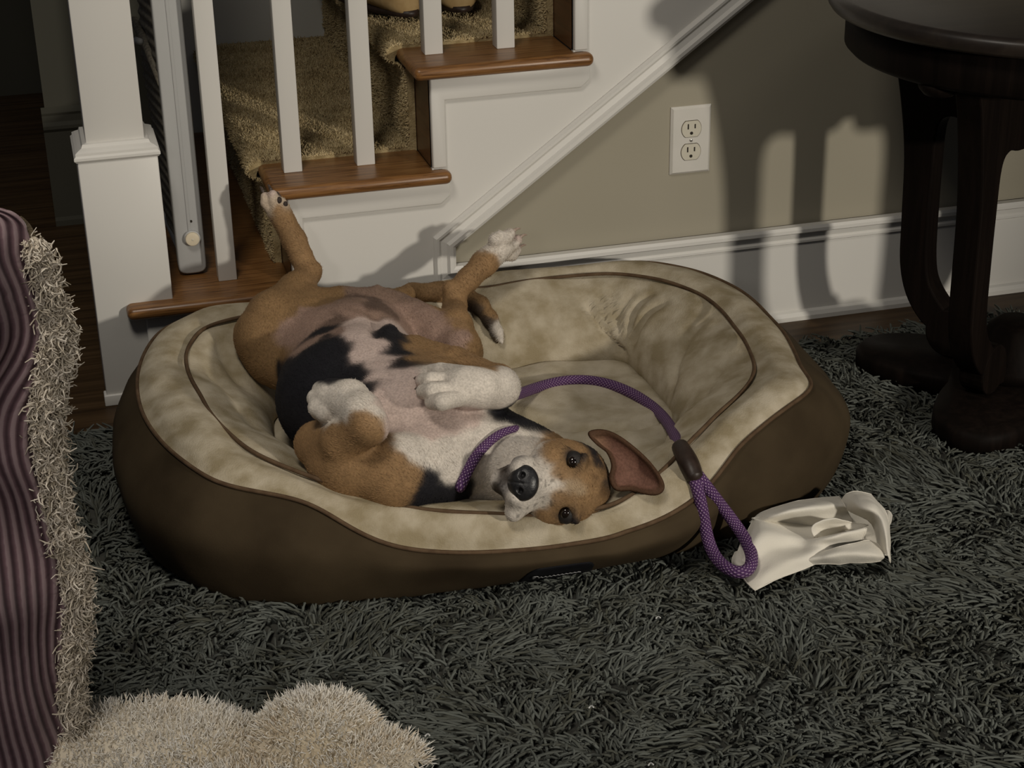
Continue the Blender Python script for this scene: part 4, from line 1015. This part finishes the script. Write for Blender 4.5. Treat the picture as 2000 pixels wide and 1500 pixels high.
# what the frame can see, with a margin for a step to the side
d3 = np.concatenate([P, np.full((len(P), 1), .02)], 1)-CC; un = 1000+CP['f']*(d3@AR)/(d3@AF); vn = 750-CP['f']*(d3@AU)/(d3@AF)
keep = (un > -260) & (un < 2260) & (vn < 1640)
dd = P-BC; aa = np.arctan2(dd[:, 1], dd[:, 0]); rr = np.hypot(dd[:, 0], dd[:, 1]); rb_ = np.interp(aa, ANG, rcon)
keep &= rr > rb_-.015
dt = P-TC; at_ = np.arctan2(dt[:, 1], dt[:, 0]); keep &= np.hypot(dt[:, 0], dt[:, 1]) > .112+.145*np.abs(np.cos(2*(at_-PI/4)))**3.2
P = P[keep]; n = len(P); P3 = np.concatenate([P, np.full((n, 1), .004)], 1); print('rug strands', n)
cl = np.round(P/.028)+.31                                           # tufts lean together
fx = vnoise(P3, 9, 60)+.9*vnoise(P3, 30, 61); fy = vnoise(P3, 9, 62)+.9*vnoise(P3, 30, 63)
lean = np.stack([fx, fy, np.zeros(n)], 1)*1.05+rng.randn(n, 3)*[.30, .30, 0]
dirs = np.array([0, 0, 1.])+lean*.55; dirs /= np.linalg.norm(dirs, axis=1)[:, None]
bend = lean*.75; bend[:, 2] = -.42-.2*rng.rand(n)
p = strands('shag_pile', P3, dirs, bend, .026+.016*rng.rand(n), .0019+.0006*rng.rand(n), M_PILE, rug, 4, 4, seed=8, taper=.6)
p['kind'] = 'stuff'
for q in ((1281, 1208), (1150, 1383), (1266, 1495), (830, 1438), (1890, 812)):
    h0 = atz(*q, .036); tube('lint', catmull([h0, h0+np.array([.004, .002, .001]), h0+np.array([.005, -.003, .002])], 4), .0011, M_LINT, None, 5)
    ln = bpy.data.objects[[o.name for o in bpy.data.objects if o.name.startswith('lint')][-1]]
    tag(ln, {1281: 'white curl of lint on the grey rug in front of the bed, the largest speck', 1150: 'tiny white lint speck on the rug, between the two others below the bed', 1266: 'tiny white lint speck on the rug at the bottom edge of the picture', 830: 'tiny pale lint speck on the rug just right of the cream fleece', 1890: 'tiny pale crumb on the foot platform of the dark side table'}[q[0]], 'lint')

# ------------------------------------------------------------------ white cotton cloth crumpled on the rug
cl_ = empty('cotton_cloth', 'crumpled white cotton cloth on the rug at the right end of the dog bed', 'cloth')
def sheet(name, rows, mat, par, thick=.0016, sub=2, amp=.0015, seed=0):
    """rows of (px, py, z) control points -> smooth cloth sheet"""
    G = np.array([[atz(*q) for q in r] for r in rows]); G = np.array([catmull(r, 6) for r in G]); G = np.array([catmull(G[:, j], 6) for j in range(G.shape[1])]).transpose(1, 0, 2)
    a, b = G.shape[:2]; V = G.reshape(-1, 3); V = V+np.stack([vnoise(V, 60, seed+1), vnoise(V, 60, seed+2), vnoise(V, 60, seed+3)], 1)*amp+np.stack([vnoise(V, 160, seed+1), vnoise(V, 160, seed+2), vnoise(V, 160, seed+3)], 1)*amp*.35
    F = [(i*b+j, i*b+j+1, (i+1)*b+j+1, (i+1)*b+j) for i in range(a-1) for j in range(b-1)]
    o = mesh(name, V, F, mat, par); m = o.modifiers.new('s', 'SOLIDIFY'); m.thickness = thick; m.offset = 0; m2 = o.modifiers.new('u', 'SUBSURF'); m2.levels = m2.render_levels = 1
    e = np.concatenate([np.arange(b), np.arange(b-1, a*b, b), np.arange(a*b-1, (a-1)*b-1, -1), np.arange((a-1)*b, -1, -b)])
    tube('hem', V[e[::2]], .0011, mat, o, 6, True)
    return o
# main sheet: from the loop end rising into a ridge, folds running up to the right
sheet('lower_fold', [
 [(1437, 1085, .040), (1470, 1018, .050), (1475, 1012, .058), (1540, 1008, .050), (1600, 1030, .040)],
 [(1440, 1110, .038), (1480, 1048, .068), (1530, 1040, .062), (1590, 1048, .048), (1660, 1040, .052)],
 [(1450, 1125, .036), (1500, 1080, .052), (1560, 1068, .048), (1620, 1048, .072), (1690, 1030, .075)],
 [(1462, 1140, .036), (1520, 1105, .048), (1580, 1082, .052), (1640, 1062, .056), (1685, 1052, .058)],
 [(1474, 1152, .034), (1530, 1126, .036), (1590, 1102, .038), (1640, 1078, .042), (1690, 1062, .044)]], M_CLOTH, cl_, seed=100)
sheet('back_fold', [
 [(1460, 1018, .040), (1490, 1000, .058), (1545, 982, .066), (1590, 974, .064), (1640, 970, .060)],
 [(1478, 1024, .050), (1520, 1004, .078), (1570, 992, .082), (1620, 986, .078), (1650, 985, .072)],
 [(1496, 1030, .045), (1540, 1014, .060), (1590, 1008, .064), (1630, 1004, .060), (1655, 1000, .056)],
 [(1510, 1036, .036), (1550, 1034, .036), (1600, 1036, .036), (1640, 1026, .040), (1665, 1018, .042)]], M_CLOTH, cl_, seed=110)
sheet('inner_flap', [
 [(1590, 1050, .060), (1585, 1032, .074), (1600, 1020, .080), (1630, 1012, .082)],
 [(1610, 1046, .052), (1612, 1032, .060), (1632, 1026, .064), (1660, 1020, .064)],
 [(1640, 1044, .046), (1650, 1036, .052), (1670, 1034, .055), (1695, 1026, .056)]], M_CLOTH, cl_, seed=120)
sheet('right_flap', [
 [(1640, 985, .060), (1655, 966, .078), (1675, 959, .082), (1700, 966, .074)],
 [(1665, 1002, .062), (1680, 990, .092), (1705, 985, .094), (1722, 990, .076)],
 [(1700, 1018, .056), (1712, 1012, .082), (1725, 1015, .084), (1736, 1020, .064)],
 [(1712, 1045, .052), (1724, 1048, .070), (1731, 1052, .070), (1738, 1058, .052)],
 [(1716, 1072, .044), (1728, 1080, .052), (1735, 1088, .050), (1739, 1100, .040)]], M_CLOTH, cl_, seed=130)
sheet('front_hem_fold', [
 [(1600, 1082, .046), (1640, 1068, .062), (1690, 1058, .058), (1715, 1062, .052)],
 [(1580, 1092, .048), (1640, 1084, .060), (1700, 1080, .060), (1728, 1086, .048)],
 [(1575, 1104, .038), (1640, 1100, .042), (1700, 1098, .042), (1722, 1094, .038)]], M_CLOTH, cl_, seed=140)
sheet('under_layer', [
 [(1480, 1020, .032), (1560, 1010, .036), (1650, 990, .044), (1725, 1000, .036)],
 [(1470, 1060, .032), (1560, 1050, .034), (1650, 1035, .038), (1732, 1040, .034)],
 [(1478, 1110, .031), (1560, 1085, .034), (1650, 1070, .036), (1735, 1085, .033)]], M_CLOTH, cl_, seed=150)
sheet('corner_lobe', [[(1720, 995, .040), (1735, 998, .048), (1742, 1008, .036)], [(1718, 1015, .045), (1735, 1018, .052), (1740, 1020, .036)], [(1722, 1030, .036), (1730, 1030, .040), (1734, 1028, .034)]], M_CLOTH, cl_, seed=160)
sheet('left_lobe', [[(1436, 1082, .034), (1442, 1078, .040), (1456, 1086, .044)], [(1430, 1100, .034), (1440, 1100, .046), (1458, 1104, .046)], [(1440, 1116, .032), (1448, 1114, .040), (1462, 1116, .038)]], M_CLOTH, cl_, seed=170)

# ------------------------------------------------------------------ leash
ls = empty('slip_leash', 'purple braided rope leash round the puppy neck, loop hanging over the bed edge', 'leash')
lobjs = [shell, bol, cush, body]+[o for o in bpy.data.objects if o.parent == cl_ and o.type == 'MESH']
B_l = bvh(lobjs)
RR = .0088
def lay(px, off, zmin=.040):
    """drop each picked place on whatever lies under it, lifted by the rope radius"""
    out_ = []
    for q in px:
        o_ = off if len(q) < 3 else off+q[2]
        h_, n_ = hit(B_l, q[0], q[1])
        g_ = atz(q[0], q[1], zmin)
        if h_ is None or np.linalg.norm(g_-CC) < np.linalg.norm(h_-CC): h_ = g_; n_ = np.array([0, 0, 1.])
        out_.append(h_-nz_(pray(q[0], q[1]))*o_)
    return np.array(out_)
def smooth_(P, it=2):
    P = P.copy()
    for _ in range(it): P[1:-1] = .25*P[:-2]+.5*P[1:-1]+.25*P[2:]
    return P
UVS = (150, 10)
main = lay([(1004, 776), (1016, 770), (1040, 758), (1080, 745), (1115, 741), (1150, 740), (1195, 748), (1235, 764), (1270, 788), (1297, 812), (1312, 832), (1318, 852), (1328, 872), (1336, 890)], RR*.9)
main = np.vstack([Z(975, 780, .150), Z(990, 778, .165), main[1:]])
tube('rope', catmull(smooth_(main, 2), 8), RR*.98, M_ROPE, ls, 14, uvs=UVS)
neckr = lay([(1006, 838), (992, 840), (978, 846), (962, 857), (947, 870), (932, 887), (921, 905), (911, 925), (903, 944), (898, 952)], .0058)
a0_, a1_ = nz_(pray(1006, 838)), nz_(pray(898, 952))
neckr = np.vstack([neckr[0]+a0_*.035+np.array([.006, .006, 0]), neckr[0]+a0_*.012+np.array([.004, .002, 0]), neckr, neckr[-1]+a1_*.014, neckr[-1]+a1_*.035])
tube('neck_loop', catmull(smooth_(neckr, 1), 8), [.0040+.0035*min(1, i/60) for i in range((len(neckr)-1)*8+1)], M_ROPE, ls, 12, uvs=(170, 8))
st_ = lay([(1328, 872), (1337, 888), (1345, 904), (1352, 920), (1357, 934)], RR*1.1)
sto = tube('leather_stop', catmull(smooth_(st_, 1), 6), [RR*(1.35+.25*math.sin(PI*i/24)) for i in range(25)], M_LEATHER, ls, 16); tag(sto, 'brown leather stop')
lp1 = lay([(1350, 920), (1358, 935), (1365, 960), (1372, 990), (1376, 1025), (1380, 1055), (1388, 1082), (1402, 1103), (1422, 1117), (1444, 1125), (1462, 1122), (1474, 1108), (1475, 1088), (1466, 1065), (1450, 1040), (1430, 1015), (1408, 988), (1390, 962), (1372, 940), (1358, 922)], RR*.95, .046)
tube('hand_loop', catmull(smooth_(lp1, 3), 8), RR*.98, M_ROPE, ls, 14, uvs=UVS)

# ------------------------------------------------------------------ corduroy throw with shaggy trim at the left
th = empty('corduroy_throw', 'plum corduroy throw with taupe shaggy trim hanging at the left edge', 'blanket')
bord = np.array([(-60, 400), (5, 412), (40, 432), (58, 462), (66, 510), (80, 570), (88, 640), (78, 700), (66, 760), (62, 820), (70, 890), (86, 960), (100, 1040), (120, 1110), (133, 1170), (128, 1240), (120, 1310), (122, 1380), (138, 1450), (150, 1520), (155, 1580)], float)
bc = catmull(np.c_[bord, np.zeros(len(bord))], 14)[:, :2]
nb_, nc_ = len(bc), 260; V = np.zeros((nb_, nc_, 3)); wale = np.zeros((nb_, nc_)); flow = np.linspace(0, 1, nb_)
sc_y = -1.02
for i, (u, v) in enumerate(bc):
    p0 = aty(u, v, sc_y); 
    for j in range(nc_):
        s = j/(nc_-1)                                     # metres to the left of the trim
        sm_ = s*.34
        x = p0[0]-sm_; z = p0[2]-sm_*(.0 if i > 60 else (.0))
        z = p0[2]+(.10*sm_ if i > 70 else .22*sm_)
        big = .018*math.sin(sm_*38+1.5*math.sin(flow[i]*9)+flow[i]*2)+.010*math.sin(flow[i]*34+sm_*20)*math.exp(-((flow[i]-.62)/.18)**2)
        y = sc_y-.05*math.sin(min(1, sm_/.12)*PI/2)+big*min(1, sm_/.03)
        V[i, j] = (x, y, z)
        wph = sm_/.0105+1.4*math.sin(flow[i]*7+sm_*9)*.8+.6*math.sin(flow[i]*23+sm_*17)
        wv = .5+.5*math.cos(2*PI*wph); wale[i, j] = wv**.8
# roll the top edge back so that the throw reads as folded over
G = V; nrm = np.cross(np.gradient(G, axis=1), np.gradient(G, axis=0)); nrm /= np.linalg.norm(nrm, axis=2)[..., None]+1e-9
sgn = -1 if nrm[..., 1].mean() > 0 else 1
G = G+nrm*sgn*(wale[..., None]*.0026)
Vv = G.reshape(-1, 3); F = np.array([(i*nc_+j, i*nc_+j+1, (i+1)*nc_+j+1, (i+1)*nc_+j) for i in range(nb_-1) for j in range(nc_-1)])
cd = mesh('corduroy_cloth', Vv, F, M_CORD, th); fattr(cd, 'wale', wale.ravel()); m = cd.modifiers.new('s', 'SOLIDIFY'); m.thickness = .004; m.offset = -sgn*1.0
# trim
rng = np.random.RandomState(3); i0 = 45
trim_w = np.interp(np.arange(nb_), [0, 46, 60, 75, 95, 120, 150, 200, 280], [.004, .006, .012, .018, .028, .028, .022, .020, .018])
n = 11000; ii = rng.randint(46, nb_-1, n); s = rng.rand(n); base = V[ii, 0]; nx = V[np.minimum(ii+1, nb_-1), 0]; tg_ = nx-base; tg_ /= np.linalg.norm(tg_, axis=1)[:, None]+1e-9
outd = np.cross(tg_, [0, 1., 0]); outd *= np.sign(outd[:, :1]+1e-9)
roots = base+outd*(s*trim_w[ii])[:, None]+tg_*(rng.rand(n, 1)*.004)+np.c_[np.zeros(n), -.012*np.sin(s*PI)+rng.rand(n)*.006+.004, np.zeros(n)]
dirs = outd*.2*(.3+s[:, None])+np.array([0, -.55, 0])+rng.randn(n, 3)*.6; dirs /= np.linalg.norm(dirs, axis=1)[:, None]
tr = strands('shaggy_trim', roots, dirs, rng.randn(n, 3)*.5+np.array([0, 0, -.35]), .0065+.005*rng.rand(n), .0012+.0006*rng.rand(n), M_SHERPA, th, 7, 4, curl=.62, seed=9)
tr['kind'] = 'stuff'; tag(tr, 'taupe curly trim')
back_ = np.concatenate([V[24:, 0]-[0.002, 0, 0], V[24:, 0]+np.c_[trim_w[24:]*.95, np.full(nb_-24, .004), np.zeros(nb_-24)]]); m_ = nb_-24
tb_ = mesh('trim_backing', back_, np.array([(i, i+1, i+1+m_, i+m_) for i in range(m_-1)]), M_SHERPB, th) if 'M_SHERPB' in globals() else mesh('trim_backing', back_, np.array([(i, i+1, i+1+m_, i+m_) for i in range(m_-1)]), noise_mat('trim_cloth', (.09, .07, .045), (.15, .12, .08), 90, 4, .95, .05, .6, 300, .003), th)

# ------------------------------------------------------------------ cream fleece heaped at the bottom edge
fc = empty('fleece_throw', 'cream fluffy fleece throw heaped on the rug at the bottom edge', 'blanket')
def heap(P):
    """height of the heap above the rug at floor places"""
    H = np.zeros(len(P))
    for (u, v, z, rx, ry) in ((225, 1502, .052, .16, .075), (345, 1520, .045, .13, .070), (620, 1496, .060, .085, .075), (700, 1532, .040, .085, .055), (470, 1570, .03, .2, .06), (60, 1480, .05, .16, .10), (560, 1520, .04, .06, .05)):
        c = atz(u, v, 0)[:2]+np.array([0, 0]); d = ((P[:, 0]-c[0])/rx)**2+((P[:, 1]-c[1])/ry)**2; H = np.maximum(H, z*1.25*np.sqrt(np.clip(1-d, 0, 1)))
    return H
gx_, gy_ = np.meshgrid(np.arange(-.80, .08, .006), np.arange(-1.50, -.98, .006)); Pq = np.stack([gx_.ravel(), gy_.ravel()], 1); Hh = heap(Pq)
idx = -np.ones(len(Pq), int); kp = Hh > .004; idx[kp] = np.arange(kp.sum()); ny_, nx_ = gx_.shape; V = np.c_[Pq[kp], Hh[kp]+.012]; V[:, 2] += vnoise(V, 40, 71)*.003
F = []
for i in range(ny_-1):
    for j in range(nx_-1):
        q = idx[[i*nx_+j, i*nx_+j+1, (i+1)*nx_+j+1, (i+1)*nx_+j]]
        if (q >= 0).all(): F.append(tuple(q))
flm = mesh('fleece_body', V, np.array(F), noise_mat('cream_fleece_base', (.5, .42, .3), (.62, .56, .46), 8, 4, .95, .05, .4, 200, .003), fc)
n = 60000; Pn = np.c_[rng.uniform(-.8, .08, n), rng.uniform(-1.50, -.98, n)]; h_ = heap(Pn); k_ = h_ > .004; Pn = Pn[k_]; h_ = h_[k_]; e = .003
gxn = (heap(Pn+[e, 0])-h_)/e; gyn = (heap(Pn+[0, e])-h_)/e; nn_ = np.c_[-gxn, -gyn, np.ones(len(Pn))]; nn_ /= np.linalg.norm(nn_, axis=1)[:, None]
fp = strands('fleece_pile', np.c_[Pn, h_+.012], nn_+rng.randn(len(Pn), 3)*.25, rng.randn(len(Pn), 3)*.3, .0055+.004*rng.rand(len(Pn)), .0009, M_FLUFF, fc, 3, 3, seed=12, taper=.2); fp['kind'] = 'stuff'
